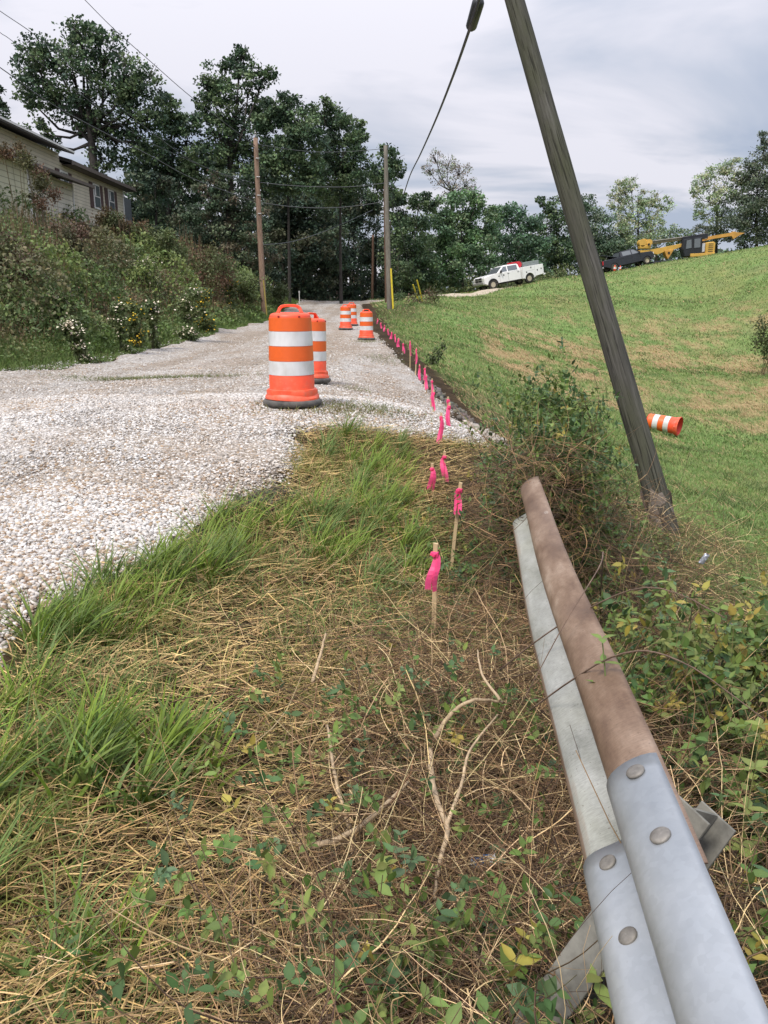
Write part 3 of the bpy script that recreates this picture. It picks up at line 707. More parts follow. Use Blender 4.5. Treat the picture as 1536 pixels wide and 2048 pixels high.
M_pl3 = pole_mat('grey_pole', (.10, .09, .075), (.18, .165, .14), (.27, .25, .21))
M_pl4 = pole_mat('dark_pole', (.06, .04, .03), (.12, .075, .055), (.17, .11, .08))
M_wire = simple('cable_black', (.025, .027, .035), .5); M_wire2 = simple('cable_grey', (.05, .056, .062), .6)
M_yel = simple('yellow_guy_guard', (.60, .48, .03), .45); M_iron = simple('steel_fittings', (.28, .28, .28), .5, .4)
def pole(base, top, r0, r1, mat, label, n=14, name='utility_pole', seg=20):
    base = Vector(base); top = Vector(top); root = empty(name, base)
    bm = bmesh.new(); pts = []; rad = []
    for i in range(n+1):
        s = i/n; p = Vector((math.sin(s*7)*.012, math.cos(s*5)*.012, (top-base).length*s)); pts.append(p); rad.append((r0+(r1-r0)*s)*(1+.012*math.sin(i*2.3)))
    add_tube(bm, [Vector((0, .012, -.5))]+pts, [r0*1.01]+rad, seg)
    o = bm_obj('pole_shaft', bm, mat, root, smooth=True); o.rotation_euler = (top-base).to_track_quat('Z', 'Y').to_euler()
    tag(root, label, 'utility pole', None); return root
pb = on(1330, 1062, 8.0)
L1 = pole(pb, (at(1030, 0, 9.6)-pb)*1.55+pb, .124, .088, M_pl1, 'thick leaning mossy utility pole with a pale band, planted beyond the guardrail', 20, seg=28)
ax = (at(1030, 0, 9.6)-pb); sB = None
bm = bmesh.new()
for s in [0.0]:
    pc = None
axn = ax.normalized()
# pale strap at photo row 790
def pole_at_row(py):
    lo, hi = 0, 1
    for _ in range(40):
        mi_ = (lo+hi)/2; P = pb+ax*mi_
        v = P-Vector((0, 0, CZ)); dd = v.y*CP-v.z*SP; uu_ = v.y*SP+v.z*CP; row = 1024-FPX*uu_/dd
        if row > py: lo = mi_
        else: hi = mi_
    return lo
s_ = pole_at_row(789); c0 = ax*s_
tilt = Matrix.Rotation(math.radians(9), 4, 'Y')
bm = bmesh.new(); add_lathe(bm, [(.117, -.011), (.1215, -.011), (.1215, .011), (.117, .011)], 30, False, False)
bm.transform(Matrix.Translation(c0) @ (axn.to_track_quat('Z', 'Y').to_matrix().to_4x4()) @ tilt)
bm_obj('strap', bm, simple('strap_pale', (.52, .50, .47), .6, var=.3), L1)
M_torn = simple('torn_sleeve', (.16, .135, .115), .8, var=.3)
bm = bmesh.new()         # torn ground-line wrap, edge curling outwards
prev = None
for k in range(20):
    a = 2*PI*k/19; fl = .025*abs(math.sin(a*2.3)); hh = .34+.10*math.sin(a*3)+.05*math.sin(a*7)
    ca, sa = math.cos(a), math.sin(a)
    r3 = [bm.verts.new(((.128)*ca, .128*sa, -.1)), bm.verts.new((.130*ca, .130*sa, hh*.6)), bm.verts.new(((.133+fl)*ca, (.133+fl)*sa, hh))]
    if prev:
        for i in range(2): bm.faces.new((prev[i], r3[i], r3[i+1], prev[i+1]))
    prev = r3
bm.transform(axn.to_track_quat('Z', 'Y').to_matrix().to_4x4())
o = bm_obj('ground_wrap', bm, M_torn, L1, smooth=True)
# left pole
b2 = on(527, 607, 45); t2 = at(511, 276, 45); P2 = pole(b2, t2, .16, .115, M_pl2, 'brown utility pole in front of the dark trees at the left road edge')
tl = t2-b2
bm = bmesh.new(); add_cyl(bm, tl, tl+Vector((0, 0, .22)), .03, .05, 10); add_cyl(bm, tl+Vector((0, 0, .2)), tl+Vector((0, 0, .3)), .07, .03, 10)
bm_obj('insulator', bm, M_iron, P2, smooth=True)
bm = bmesh.new(); add_tube(bm, [tl+Vector(v) for v in ((-.05, -.1, -.5), (-.22, -.12, -.3), (-.25, -.1, -.05), (-.1, -.05, .15))], .018, 6); bm_obj('jumper_cable', bm, M_wire2, P2)
bm = bmesh.new()
bm.free()
for k in range(4): bm = bmesh.new(); add_cyl(bm, tl+Vector((.0, -.16, -1.0-.9*k)), tl+Vector((.18, -.16, -1.0-.9*k)), .03, seg=8); bm_obj('bracket', bm, M_iron, P2)
bm = bmesh.new(); q0 = on(533, 606, 44.6)-b2; add_cyl(bm, q0, q0+Vector((-.12, 0, 1.9)), .035, seg=8); bm_obj('guy_guard', bm, simple('dull_yellow', (.30, .24, .05), .6), P2)
# middle pole pair
b3 = on(779, 617, 45); t3 = at(771, 291, 45); P3 = pole(b3, t3, .155, .10, M_pl3, 'weathered grey utility pole nearest the middle, yellow guard at its foot')
bm = bmesh.new(); q0 = Vector((.20, -.2, 0)); add_cyl(bm, q0, q0+Vector((-.13, .1, 2.1)), .05, seg=8); bm_obj('guy_guard', bm, M_yel, P3)
b4 = on(774, 606, 56); pole(b4, at(770.5, 372, 56), .15, .11, M_pl4, 'shorter dark utility pole close behind the grey middle pole')
b5 = at(745, 603, 76); b5.z = hgt(b5.x, 76); pole(b5, at(746, 470, 76), .13, .10, M_pl4, 'thin far brown pole standing beyond the road crest')
b6 = on(599, 604, 62); r_ = empty('marker_post', b6); bm = bmesh.new(); add_box(bm, (0, 0, .45), (.06, .05, 1.0), bev=.01); bm_obj('post', bm, simple('post_white', (.5, .5, .48), .7), r_)
bm = bmesh.new(); add_box(bm, (0, -.03, .87), (.11, .02, .14), bev=.004); bm_obj('marker_plate', bm, simple('plate_grey', (.45, .45, .45), .5), r_); tag(r_, 'small pale marker post left of the road crest', 'marker post')
# guy guards and wires right of the middle pole
for i, (pf, pt, lab) in enumerate((((837, 603), (826, 569), 'left yellow guy-wire guard with wire in the bare patch'), ((845, 601), (834, 560), 'right yellow guy-wire guard with wire in the bare patch'))):
    f0 = at(pf[0], pf[1], 50.5); f0.z = hgt(f0.x, 50.5); f1 = at(pt[0], pt[1], 50.0)
    r_ = empty('guy_wire', f0)
    bm = bmesh.new(); add_cyl(bm, (0, 0, 0), f1-f0, .042, seg=8); bm_obj('guard_tube', bm, M_yel, r_)
    tgt = at(773, 330+40*i, 45)-f0
    bm = bmesh.new(); add_cyl(bm, f1-f0, tgt, .011, seg=6); bm_obj('wire', bm, M_wire2, r_)
    tag(r_, lab, 'guy wire')
def cable(pts, rad, label, mat=M_wire, name='overhead_cable', par=None, sub=6):
    P = [at(*p) for p in pts]; out_ = []
    for i in range(len(P)-1):
        p0 = P[max(0, i-1)]; p1 = P[i]; p2 = P[i+1]; p3 = P[min(len(P)-1, i+2)]
        for k in range(sub):
            s = k/sub; out_.append(.5*((2*p1)+(p2-p0)*s+(2*p0-5*p1+4*p2-p3)*s*s+(3*p1-p0-3*p2+p3)*s**3))
    out_.append(P[-1])
    if isinstance(rad, tuple): rr = [rad[0]+(rad[1]-rad[0])*i/(len(out_)-1) for i in range(len(out_))]
    else: rr = rad
    bm = bmesh.new(); add_tube(bm, out_, rr, 6)
    o = bm_obj(name, bm, mat, par, smooth=True)
    if par is None: tag(o, label, 'cable', None)
    return o
cr = empty('overhead_cable', at(945, 30, 10.5)); off = -Vector(cr.location)
def shift(o): o.location = off
shift(cable([(975, -60, 9.3), (955, 10, 10.2), (938, 62, 11), (905, 155, 14.5), (870, 243, 20), (840, 310, 29), (820, 351, 38), (806, 394, 45.5)], (.017, .026), '', M_wire, 'cable', cr))
bm = bmesh.new(); p0 = at(958, 0, 10.3); p1 = at(941, 58, 10.9); dv = (p1-p0)
add_tube(bm, [p0, p0+dv*.04, p0+dv*.10, p0+dv*.88, p0+dv*.95, p1], [.03, .06, .072, .068, .05, .02], 14); shift(bm_obj('splice_case', bm, simple('splice_black', (.035, .037, .042), .45), cr, smooth=True))
tag(cr, 'thick black cable with cylindrical splice case slanting down to the middle pole', 'cable')
cable([(-60, 100, 23), (0, 135, 25), (100, 206, 29), (210, 266, 33), (300, 311, 37), (385, 357, 40.5), (512, 404, 45)], (.012, .022), 'lowest cable from the left frame edge down to the brown pole', M_wire2)
cable([(-60, -22, 22), (0, 22, 24), (75, 74, 27), (150, 140, 30), (300, 262, 37), (400, 330, 41), (511, 368, 45)], (.008, .016), 'thin top left wire passing in front of the big oak', M_wire2)
cable([(-60, 18, 22), (0, 65, 24), (30, 86, 26), (150, 180, 31), (300, 285, 38), (511, 376, 45)], (.007, .012), 'thin middle left wire passing in front of the big oak', M_wire2)
cable([(140, -30, 24), (170, 0, 26), (230, 60, 30), (300, 122, 34), (390, 200, 39), (511, 292, 45)], (.008, .016), 'thin upper wire crossing the sky between the two tall trees', M_wire2)
cable([(512, 288, 45), (580, 299, 45), (640, 304, 45), (700, 303, 45), (771, 297, 45)], .013, 'upper wire strung between the brown pole and the grey pole', M_wire2)
cable([(513, 364, 45), (580, 371, 45), (650, 374, 45), (710, 373, 45), (771, 366, 45)], .020, 'middle cable strung between the brown pole and the grey pole', M_wire2)
cable([(514, 404, 45), (580, 413, 45), (650, 416, 45), (710, 412, 45), (771, 403, 45)], .020, 'lower cable strung between the brown pole and the grey pole', M_wire2)
cable([(520, 490, 45), (580, 484, 50), (640, 466, 57), (700, 441, 66), (745, 420, 75)], .022, 'cable rising from the brown pole towards the far woods', M_wire2)

# ================================================================== HOUSE
def siding(name, col, pitch=.115):
    m, t, b = new_mat(name)
    g = t.nodes.new('ShaderNodeNewGeometry'); s = t.nodes.new('ShaderNodeSeparateXYZ'); t.links.new(g.outputs['Position'], s.inputs[0])
    saw = mth('FRACT', mth('DIVIDE', s.outputs[2], pitch, tree=t), tree=t)
    f = noise(t, 1.5, 5, .6, vec=g.outputs['Position'], stretch=(1, 1, .5))
    c = ramp(t, f, [(.3, tuple(x*.86 for x in col)), (.7, tuple(min(1, x*1.08) for x in col))])
    gap = ramp(t, saw, [(0, (.45, .45, .45)), (.10, (.5, .5, .5)), (.16, (1, 1, 1))])
    t.links.new(mixc(t, 1.0, c, gap, 'MULTIPLY'), b.inputs['Base Color']); b.inputs['Roughness'].default_value = .6
    inv = mth('SUBTRACT', 1.0, saw, tree=t); bump(t, b, inv, .8, .02); return m
M_sid = siding('tan_vinyl_siding', (.52, .47, .37), .16); M_sid2 = siding('green_cream_siding', (.50, .48, .34), .22); M_sid3 = siding('pale_vinyl_siding', (.62, .58, .50), .22)
M_fnd = simple('foundation_render', (.40, .37, .31), .85, var=.1, scale=3); M_roof = simple('asphalt_shingle', (.075, .07, .068), .9, var=.35, scale=12, bmp=.3)
M_trim = simple('white_trim', (.62, .61, .60), .5, var=.06); M_brn = simple('brown_fascia', (.09, .07, .06), .6); M_shut = simple('dark_red_shutter', (.07, .035, .035), .55)
m, t, b = new_mat('window_glass'); b.inputs['Base Color'].default_value = (.10, .115, .13, 1); b.inputs['Roughness'].default_value = .08; b.inputs['Specular IOR Level'].default_value = .9; M_glass = m
M_slate = simple('slate_blue_siding', (.10, .11, .12), .7)
hx = -15.45; hz0 = 3.6; hz1 = 7.85
H = empty('tan_house', (hx, 42, hz0))
def hbox(name, x0, x1, y0, y1, z0, z1, mat, parent=None, bev=0.0, org=(hx, 42, hz0)):
    bm = bmesh.new(); add_box(bm, ((x0+x1)/2-org[0], (y0+y1)/2-org[1], (z0+z1)/2-org[2]), (x1-x0, y1-y0, z1-z0), bev=bev)
    o = bm_obj(name, bm, mat, parent if parent else H); return o
hbox('wall', -24, hx, 34, 50.6, 5.35, hz1, M_sid)
hbox('foundation', -24, hx-.02, 34, 50.55, hz0-1, 5.32, M_fnd)
hbox('belt_trim', hx-.05, hx+.03, 40.1, 50.6, 5.30, 5.38, simple('belt', (.28, .24, .19), .7))
hbox('corner_trim', hx-.10, hx+.025, 50.48, 50.62, hz0, hz1, M_trim)
def gable(name, x0, x1, y0, y1, ze, zr, th, mat, org=(hx, 42, hz0)):
    bm = bmesh.new(); xm = (x0+x1)/2
    add_prism(bm, [(x0, ze), (xm, zr), (x1, ze), (x1, ze-th), (xm, zr-th), (x0, ze-th)], lambda u, v, d: (u-org[0], d-org[1], v-org[2]), y0, y1)
    return bm_obj(name, bm, mat, H)
gable('roof', -24.6, hx+.55, 41.2, 51.3, hz1+.12, hz1+1.55, .16, M_roof)
hbox('fascia', hx+.53, hx+.57, 41.15, 51.32, hz1-.10, hz1+.10, M_brn)
gable('roof', -24.6, hx+.70, 30.5, 41.17, hz1+.50, hz1+1.9, .16, M_roof)
hbox('fascia', hx+.68, hx+.73, 30.4, 41.2, hz1+.40, hz1+.48, M_trim)
hbox('soffit', hx+.02, hx+.66, 41.3, 51.2, hz1-.10, hz1-.07, M_brn)
hbox('wall', -24.2, hx-.03, 30.8, 41.15, 5.4, hz1+.40, M_sid)
def window(y0, y1, z0, z1, shut=True):
    f = hbox('window', hx+.002, hx+.06, y0, y1, z0, z1, M_trim, bev=.012)
    hbox('pane', hx+.055, hx+.068, y0+.09, y1-.09, (z0+z1)/2+.03, z1-.09, M_glass, f); hbox('pane', hx+.055, hx+.068, y0+.09, y1-.09, z0+.09, (z0+z1)/2-.03, M_glass, f)
    hbox('curtain', hx+.069, hx+.071, y0+.14, y0+.34, (z0+z1)/2+.05, z1-.12, simple('curtain_white', (.55, .55, .55), .8), f)
    if shut:
        hbox('shutter', hx+.002, hx+.05, y0-.50, y0-.06, z0, z1, M_shut, bev=.01); hbox('shutter', hx+.002, hx+.05, y1+.06, y1+.50, z0, z1, M_shut, bev=.01)
window(45.35, 46.35, 6.22, 7.50); window(47.75, 48.75, 6.22, 7.50); window(40.9, 41.9, 6.3, 7.5)
bw = hbox('window', hx+.002, hx+.05, 43.4, 44.1, 4.75, 5.2, M_brn); hbox('pane', hx+.05, hx+.06, 43.46, 44.04, 4.8, 5.15, M_glass, bw)
hbox('porch_end', -19, hx-.25, 50.7, 52.9, 4.2, 7.5, M_slate)
# lower wing in front
wx1 = -14.55
hbox('wing_wall', hx+.02, wx1, 34.3, 40.0, hz0-.6, 6.72, M_sid3)
hbox('wing_wall', hx+.02, wx1+.35, 24.0, 34.25, hz0-1.2, 6.72, M_sid2)
hbox('corner_trim', wx1-.08, wx1+.03, 39.9, 40.03, hz0-.6, 6.72, M_trim); hbox('corner_trim', wx1+.28, wx1+.38, 34.16, 34.28, hz0-.6, 6.72, M_trim)
bm = bmesh.new()
add_prism(bm, [(hx+.0, 7.25), (wx1+.75, 6.72), (wx1+.75, 6.60), (hx+.0, 7.08)], lambda u, v, d: (u-hx, d-42, v-hz0), 23.5, 40.6); bm_obj('wing_roof', bm, M_roof, H)
hbox('gutter', wx1+.72, wx1+.84, 23.5, 40.62, 6.60, 6.73, M_brn)
tag(H, 'two storey tan sided house with dark roof and shutters above the overgrown bank', 'house')

# ================================================================== TRUCKS AND DRILL RIG
M_wpaint = simple('white_car_paint', (.72, .72, .72), .28, var=.05, scale=2); M_bpaint = simple('black_car_paint', (.018, .02, .027), .35, var=.2, scale=2)
M_chr = simple('dusty_chrome', (.42, .41, .40), .35, .5); M_blk = simple('black_trim', (.02, .02, .022), .6); M_tyre = simple('tyre', (.035, .033, .03), .9)
M_rim = simple('wheel_rim', (.45, .40, .30), .5, .3); M_red = simple('red_tank', (.50, .025, .04), .4); M_lamp = simple('headlamp', (.62, .62, .60), .15)
def wheel(root, x, y, r=.42, w=.27):
    bm = bmesh.new(); Rm = Matrix.Translation((x, y-w/2, r)) @ Matrix.Rotation(-PI/2, 4, 'X')
    add_lathe(bm, [(r*.55, 0), (r*.92, 0), (r, .03), (r, w-.03), (r*.92, w), (r*.55, w)], 28, False, False, Rm)
    t_ = bm_obj('wheel', bm, M_tyre, root, smooth=True)
    bm = bmesh.new(); add_lathe(bm, [(.001, .06), (r*.2, .05), (r*.25, .10), (r*.5, .07), (r*.58, .0), (r*.58, w), (.001, w)], 24, False, False, Rm)
    bm_obj('rim', bm, M_rim, t_, auto=40)
def side(bm, poly, w, inset=0.0):
    add_prism(bm, poly, lambda u, v, d: (u, d, v), -w/2, w/2)
def arch(cx_, r, n=8, z=.42):   # wheel arch points from front to rear (front has larger x)
    return [(cx_+r*math.cos(PI*i/n), z+r*math.sin(PI*i/n)) for i in range(n+1)]
def truck(name, paint, kind):
    root = empty(name, (0, 0, 0)); W = 1.98
    fx, rxx = 2.15, -1.75
    bm = bmesh.new()
    front = [(3.02, .62), (3.05, .98), (2.98, 1.18), (2.75, 1.27), (1.55, 1.36)]
    if kind == 'service':
        low = [(-.92, 1.32), (-.92, .52)]
        poly = front + low + [(fx-.5, .50)] + arch(fx, .50)[::-1][0:] + [(2.72, .5)]
    else:
        poly = front + [(-2.95, 1.34), (-3.0, .70), (-2.6, .60)] + arch(rxx, .48)[::-1] + [(rxx+.6, .5), (fx-.6, .5)] + arch(fx, .50)[::-1] + [(2.72, .5)]
    side(bm, poly, W); bmesh.ops.bevel(bm, geom=[e_ for e_ in bm.edges if abs(e_.verts[0].co.y-e_.verts[1].co.y) < 1e-5 and min(v.co.z for v in e_.verts) > .9], offset=.07, segments=3, affect='EDGES')
    bm_obj('body', bm, paint, root, auto=35)
    # greenhouse, narrower at the top
    bm = bmesh.new(); lo = [(1.60, 1.35), (-.90, 1.33)]; hi = [(.82, 1.90), (.55, 1.95), (-.60, 1.95), (-.84, 1.90)]
    secs = [((1.60, 1.33), (.86, 1.88)), ((.55, 1.33), (.55, 1.955)), ((-.90, 1.33), (-.80, 1.91))]
    ring = []
    for (lx, lz), (ux, uz) in secs:
        ring.append([bm.verts.new(v) for v in ((lx, -.95, lz), (ux, -.72, uz), (ux, .72, uz), (lx, .95, lz))])
    for A, B in zip(ring, ring[1:]):
        for i in range(4): bm.faces.new((A[i], A[(i+1) % 4], B[(i+1) % 4], B[i]))
    bm.faces.new(ring[0]); bm.faces.new(ring[-1][::-1])
    bmesh.ops.bevel(bm, geom=[e_ for e_ in bm.edges if max(v.co.z for v in e_.verts) > 1.8 and e_.is_manifold], offset=.06, segments=2, affect='EDGES')
    bm_obj('cab', bm, paint, root, auto=35)
    def pane(nm, pts, mat=M_glass, t_=.008):
        bm = bmesh.new(); vs = [bm.verts.new(p) for p in pts]; f = bm.faces.new(vs)
        o = bm_obj(nm, bm, mat, root); sdm = o.modifiers.new('thick', 'SOLIDIFY'); sdm.thickness = t_; sdm.offset = 0; return o
    def gl(s, x0, x1, xt0, xt1, nm='side_window'):
        def P(x, f): return (x, s*(.95-.23*f+.012), 1.33+.60*f)
        pane(nm, [P(x0, .10), P(x1, .10), P(xt1, .84), P(xt0, .84)])
    for s in (-1, 1):
        gl(s, 1.32, .52, .78, .50); gl(s, .40, -.60, .38, -.62)
    pane('windshield', [(1.56+.012, -.84, 1.40), (1.56+.012, .84, 1.40), (.92+.012, .68, 1.86), (.92+.012, -.68, 1.86)])
    pane('rear_window', [(-.90-.012, -.7, 1.42), (-.90-.012, .7, 1.42), (-.82-.012, .6, 1.82), (-.82-.012, -.6, 1.82)])
    bm = bmesh.new(); add_box(bm, (3.05, 0, 1.0), (.05, 1.15, .36), bev=.02); g_ = bm_obj('grille', bm, M_blk, root)
    bm = bmesh.new(); add_box(bm, (3.075, 0, 1.0), (.03, .07, .36)); add_box(bm, (3.075, 0, 1.0), (.03, 1.15, .06)); bm_obj('grille_bar', bm, M_chr, g_)
    for s in (-1, 1):
        bm = bmesh.new(); add_box(bm, (2.99, s*.78, 1.0), (.14, .36, .26), bev=.04); bm_obj('headlight', bm, M_lamp, root)
        bm = bmesh.new(); add_box(bm, (1.28, s*1.12, 1.42), (.12, .22, .24), bev=.03); bm_obj('mirror', bm, M_blk, root)
        bm = bmesh.new()
        for hx_ in (.45, -.62): add_box(bm, (hx_, s*1.0, 1.18), (.18, .035, .045), bev=.01)
        bm_obj('door_handle', bm, M_blk, root)
        bm = bmesh.new()
        for dx0 in (1.38, .47, -.85): add_box(bm, (dx0, s*.9895, .95), (.014, .006, .76))
        bm_obj('door_seam', bm, M_blk, root)
        bm = bmesh.new(); A = [(fx+.55*math.cos(PI*i/10), .42+.55*math.sin(PI*i/10)) for i in range(11)]; B = [(fx+.47*math.cos(PI*i/10), .42+.47*math.sin(PI*i/10)) for i in range(10, -1, -1)]
        add_prism(bm, A+B, lambda u, v, d: (u, d, v), s*.985, s*1.03); bm_obj('fender_flare', bm, M_blk if kind == 'service' else paint, root)
    bm = bmesh.new(); add_box(bm, (3.08, 0, .66), (.20, 1.96, .24), bev=.05); bm_obj('bumper', bm, M_chr, root)
    bm = bmesh.new(); add_box(bm, (0, 0, .45), (5.4, 1.0, .18)); add_box(bm, (2.2, 0, .4), (.2, 1.7, .2)); bm_obj('chassis', bm, M_blk, root)
    for s in (-1, 1):
        wheel(root, fx, s*.85); wheel(root, rxx, s*.85)
    if kind == 'service':
        bm = bmesh.new()
        poly = [(-.98, .50), (-.98, 1.52), (-3.30, 1.52), (-3.30, .66), (-2.4, .55)] + arch(rxx, .50)[::-1] + [(rxx+.55, .5)]
        side(bm, poly, 2.16); bmesh.ops.bevel(bm, geom=[e_ for e_ in bm.edges if min(v.co.z for v in e_.verts) > 1.4], offset=.03, segments=2, affect='EDGES'); sb = bm_obj('service_body', bm, M_wpaint, root, auto=35)
        for s in (-1, 1):
            bm = bmesh.new()
            for x0 in (-1.02, -1.25-.0, -2.35, -3.2): add_box(bm, (x0-.02, s*1.082, 1.02), (.012, .006, .92 if x0 != -1.25 else .0001))
            add_box(bm, (-1.8, s*1.082, 1.12), (1.1, .006, .012)); bm_obj('locker_seam', bm, simple('seam_grey', (.30, .30, .30), .6), sb)
            bm = bmesh.new()
            for x0, z0 in ((-1.45, 1.0), (-1.95, 1.36), (-2.62, 1.05), (-3.05, 1.12)): add_box(bm, (x0, s*1.09, z0), (.10, .02, .12), bev=.004)
            bm_obj('latch', bm, M_blk, sb)
        bm = bmesh.new(); add_box(bm, (-3.36, 0, .60), (.25, 2.1, .14), bev=.02); bm_obj('rear_bumper', bm, M_wpaint, root)
        bm = bmesh.new(); add_box(bm, (-2.35, -.15, 1.72), (1.75, 1.5, .40), bev=.05); bm_obj('bed_load', bm, simple('grey_tarp', (.16, .185, .18), .8, var=.25), root)
        bm = bmesh.new(); add_cyl(bm, (-1.15, -.45, 1.80), (-1.15, .45, 1.80), .28, seg=18); add_box(bm, (-.75, 0, 2.02), (.7, .8, .12), bev=.03); bm_obj('red_tank', bm, M_red, root, auto=35)
        bm = bmesh.new(); add_box(bm, (1.45, 1.0, 1.08), (.2, .01, .05)); add_box(bm, (.95, 1.0, 1.10), (.12, .01, .12)); add_box(bm, (1.45, -1.0, 1.08), (.2, .01, .05)); add_box(bm, (.95, -1.0, 1.10), (.12, .01, .12)); bm_obj('door_badge', bm, M_blk, root)
    else:
        bm = bmesh.new(); add_box(bm, (-2.0, 0, 1.62), (2.15, 1.72, .06), rot=Matrix.Rotation(math.radians(17), 3, 'Y'), bev=.02); bm_obj('raised_bed_cover', bm, M_bpaint, root)
        bm = bmesh.new()
        for s in (-1, 1): add_cyl(bm, (-2.6, s*.78, 1.34), (-2.3, s*.78, 1.72), .015, seg=6)
        bm_obj('cover_strut', bm, M_iron, root)
        for s in (-1, 1):
            bm = bmesh.new(); add_box(bm, (-2.98, s*.86, 1.08), (.08, .20, .40), bev=.02); bm_obj('tail_light', bm, M_red, root)
        bm = bmesh.new(); add_box(bm, (-3.06, 0, .62), (.16, 1.9, .16), bev=.03); bm_obj('rear_bumper', bm, M_chr, root)
    return root
wt = truck('utility_truck', M_wpaint, 'service')
p = at(1017, 566, 77)
zf = hgt(at(970, 575, 76).x, 75.5); zr = hgt(at(1055, 560, 78).x, 78)
wt.location = (p.x, 77, hgt(p.x, 77)+.06)
yaw = math.radians(180+24); fwd = Vector((math.cos(yaw), math.sin(yaw), 0))
def settle(o, yaw, x, y, dz=0.0):
    c, s = math.cos(yaw), math.sin(yaw)
    zF = hgt(x+2.1*c, y+2.1*s); zB = hgt(x-1.75*c, y-1.75*s); zL = hgt(x-.85*s, y+.85*c); zR = hgt(x+.85*s, y-.85*c)
    o.rotation_mode = 'XYZ'; o.rotation_euler = (math.atan2(zL-zR, 1.7), -math.atan2(zF-zB, 3.85), yaw)
    o.location = (x, y, (zF*1.75+zB*2.1)/3.85+dz)
settle(wt, yaw, p.x, 77, .03)
tag(wt, 'white crew cab service truck with lockers and a red tank, parked on the hillside track', 'truck')
bt = truck('pickup_truck', M_bpaint, 'pickup'); p = at(1252, 520, 91); settle(bt, math.radians(14), p.x, 91, .02)
tag(bt, 'black pickup with its bed cover raised, parked before the yellow drill rig', 'pickup truck')
# cone and water cooler beside the black pickup
p = at(1230, 530, 88.5); r_ = empty('traffic_cone', (p.x, 88.5, hgt(p.x, 88.5)))
bm = bmesh.new(); add_box(bm, (0, 0, .02), (.38, .38, .04), bev=.01); bm_obj('cone_foot', bm, M_blk, r_)
bm = bmesh.new(); add_lathe(bm, [(.15, .04), (.03, .72)], 20, True, True); cn = bm_obj('cone_body', bm, M_or, r_, smooth=True)
bm = bmesh.new(); add_lathe(bm, [(.105, .33), (.075, .50)], 20, False, False); bm.transform(Matrix.Diagonal((1.04, 1.04, 1, 1))); bm_obj('cone_stripe', bm, M_band_w, cn, smooth=True)
tag(r_, 'orange traffic cone in front of the black pickup bed', 'cone')
c2 = copy_tree(r_); p = at(1241, 530, 88.5); c2.location = (p.x, 88.5, hgt(p.x, 88.5)); c2.scale = (.9, .9, .8); tag(c2, 'smaller traffic cone to the right of the other cone by the black pickup')
# drill rig
RYD = 100.0; k_ = mpp(495, RYD)
M_cat = simple('machine_yellow', (.50, .30, .06), .5, var=.15, scale=1.5); M_cat2 = simple('machine_orange', (.46, .24, .05), .5, var=.15, scale=1.5)
M_mast = simple('mast_steel', (.20, .185, .16), .6, .2, var=.2, scale=2); M_dk = simple('machine_dark', (.010, .012, .018), .75, var=.3, scale=1.5)
base = at(1345, 522, RYD); rig = empty('drill_rig', base)
def rp(px, py, d=0.0): return Vector(((px-1345)*k_, d, (522-py)*k_))
def rpoly(nm, poly, d0, d1, mat, bev=.03):
    bm = bmesh.new(); add_prism(bm, [((px-1345)*k_, (522-py)*k_) for px, py in poly], lambda u, v, d: (u, d, v), d0, d1)
    if bev: bmesh.ops.bevel(bm, geom=list(bm.edges), offset=bev, segments=1, affect='EDGES')
    return bm_obj(nm, bm, mat, rig)
bm = bmesh.new(); add_cyl(bm, rp(1296, 487.5), rp(1372, 477.5), .20, seg=16); add_cyl(bm, rp(1300, 484.5, -.25), rp(1372, 475.5, -.25), .07, seg=10); bm_obj('drill_tube', bm, M_mast, rig, auto=40)
bm = bmesh.new(); add_box(bm, (rp(1384, 477.5)), (3.0, .7, .55), rot=Matrix.Rotation(math.radians(-8), 3, 'Y'), bev=.05); bm_obj('mast', bm, M_dk, rig)
bm = bmesh.new(); rr = random.Random(5)
add_cyl(bm, rp(1280, 488, -.5), rp(1280, 488, .5), .42, seg=18); add_cyl(bm, rp(1293, 487, -.45), rp(1293, 487, .45), .38, seg=18); add_box(bm, rp(1286, 495), (1.3, 1.0, .45), bev=.08); add_cyl(bm, rp(1285, 480), rp(1285, 487), .25, seg=12)
add_cyl(bm, rp(1292, 490, -.75), rp(1292, 490, -.45), .16, seg=12)
hd = bm_obj('rotary_head', bm, M_cat, rig, auto=40)
bm = bmesh.new(); add_cyl(bm, rp(1291, 491, -.80), rp(1291, 491, -.70), .12, seg=12); bm_obj('motor', bm, M_dk, hd)
rpoly('boom', [(1275, 502), (1300, 500), (1358, 489), (1362, 494), (1345, 500), (1325, 504), (1312, 510), (1303, 507), (1276, 509)], -.35, .35, M_cat)
rpoly('boom_link', [(1324, 502), (1343, 501), (1336, 513), (1333, 519), (1329, 513)], -.5, .5, M_cat2)
bm = bmesh.new(); add_cyl(bm, rp(1333.5, 507, -.56), rp(1333.5, 507, .56), .13, seg=14); bm_obj('pivot_pin', bm, M_dk, rig)
rpoly('cab', [(1359, 482), (1374, 479), (1394, 478), (1396, 512), (1362, 515), (1357, 500)], -1.1, .2, M_dk, .08)
rpoly('cab_glass', [(1363, 484), (1372, 482), (1374, 498), (1363, 500)], -1.14, -1.11, M_glass, 0)
rpoly('cab_door_glass', [(1378, 481), (1390, 480), (1391, 497), (1379, 498)], -1.14, -1.11, M_glass, 0)
rpoly('mirror_panel', [(1396, 490), (1402, 489), (1402, 505), (1396, 506)], -.9, -.5, simple('pale_panel', (.42, .44, .50), .3), .02)
ec = rpoly('engine_cover', [(1402, 488), (1417, 486), (1421, 489), (1421, 509), (1403, 510)], -1.1, 1.1, M_cat, .07)
bm = bmesh.new()
for i in range(5): add_box(bm, rp(1412, 490.5+3.6*i, -1.11), (.55, .03, .07))
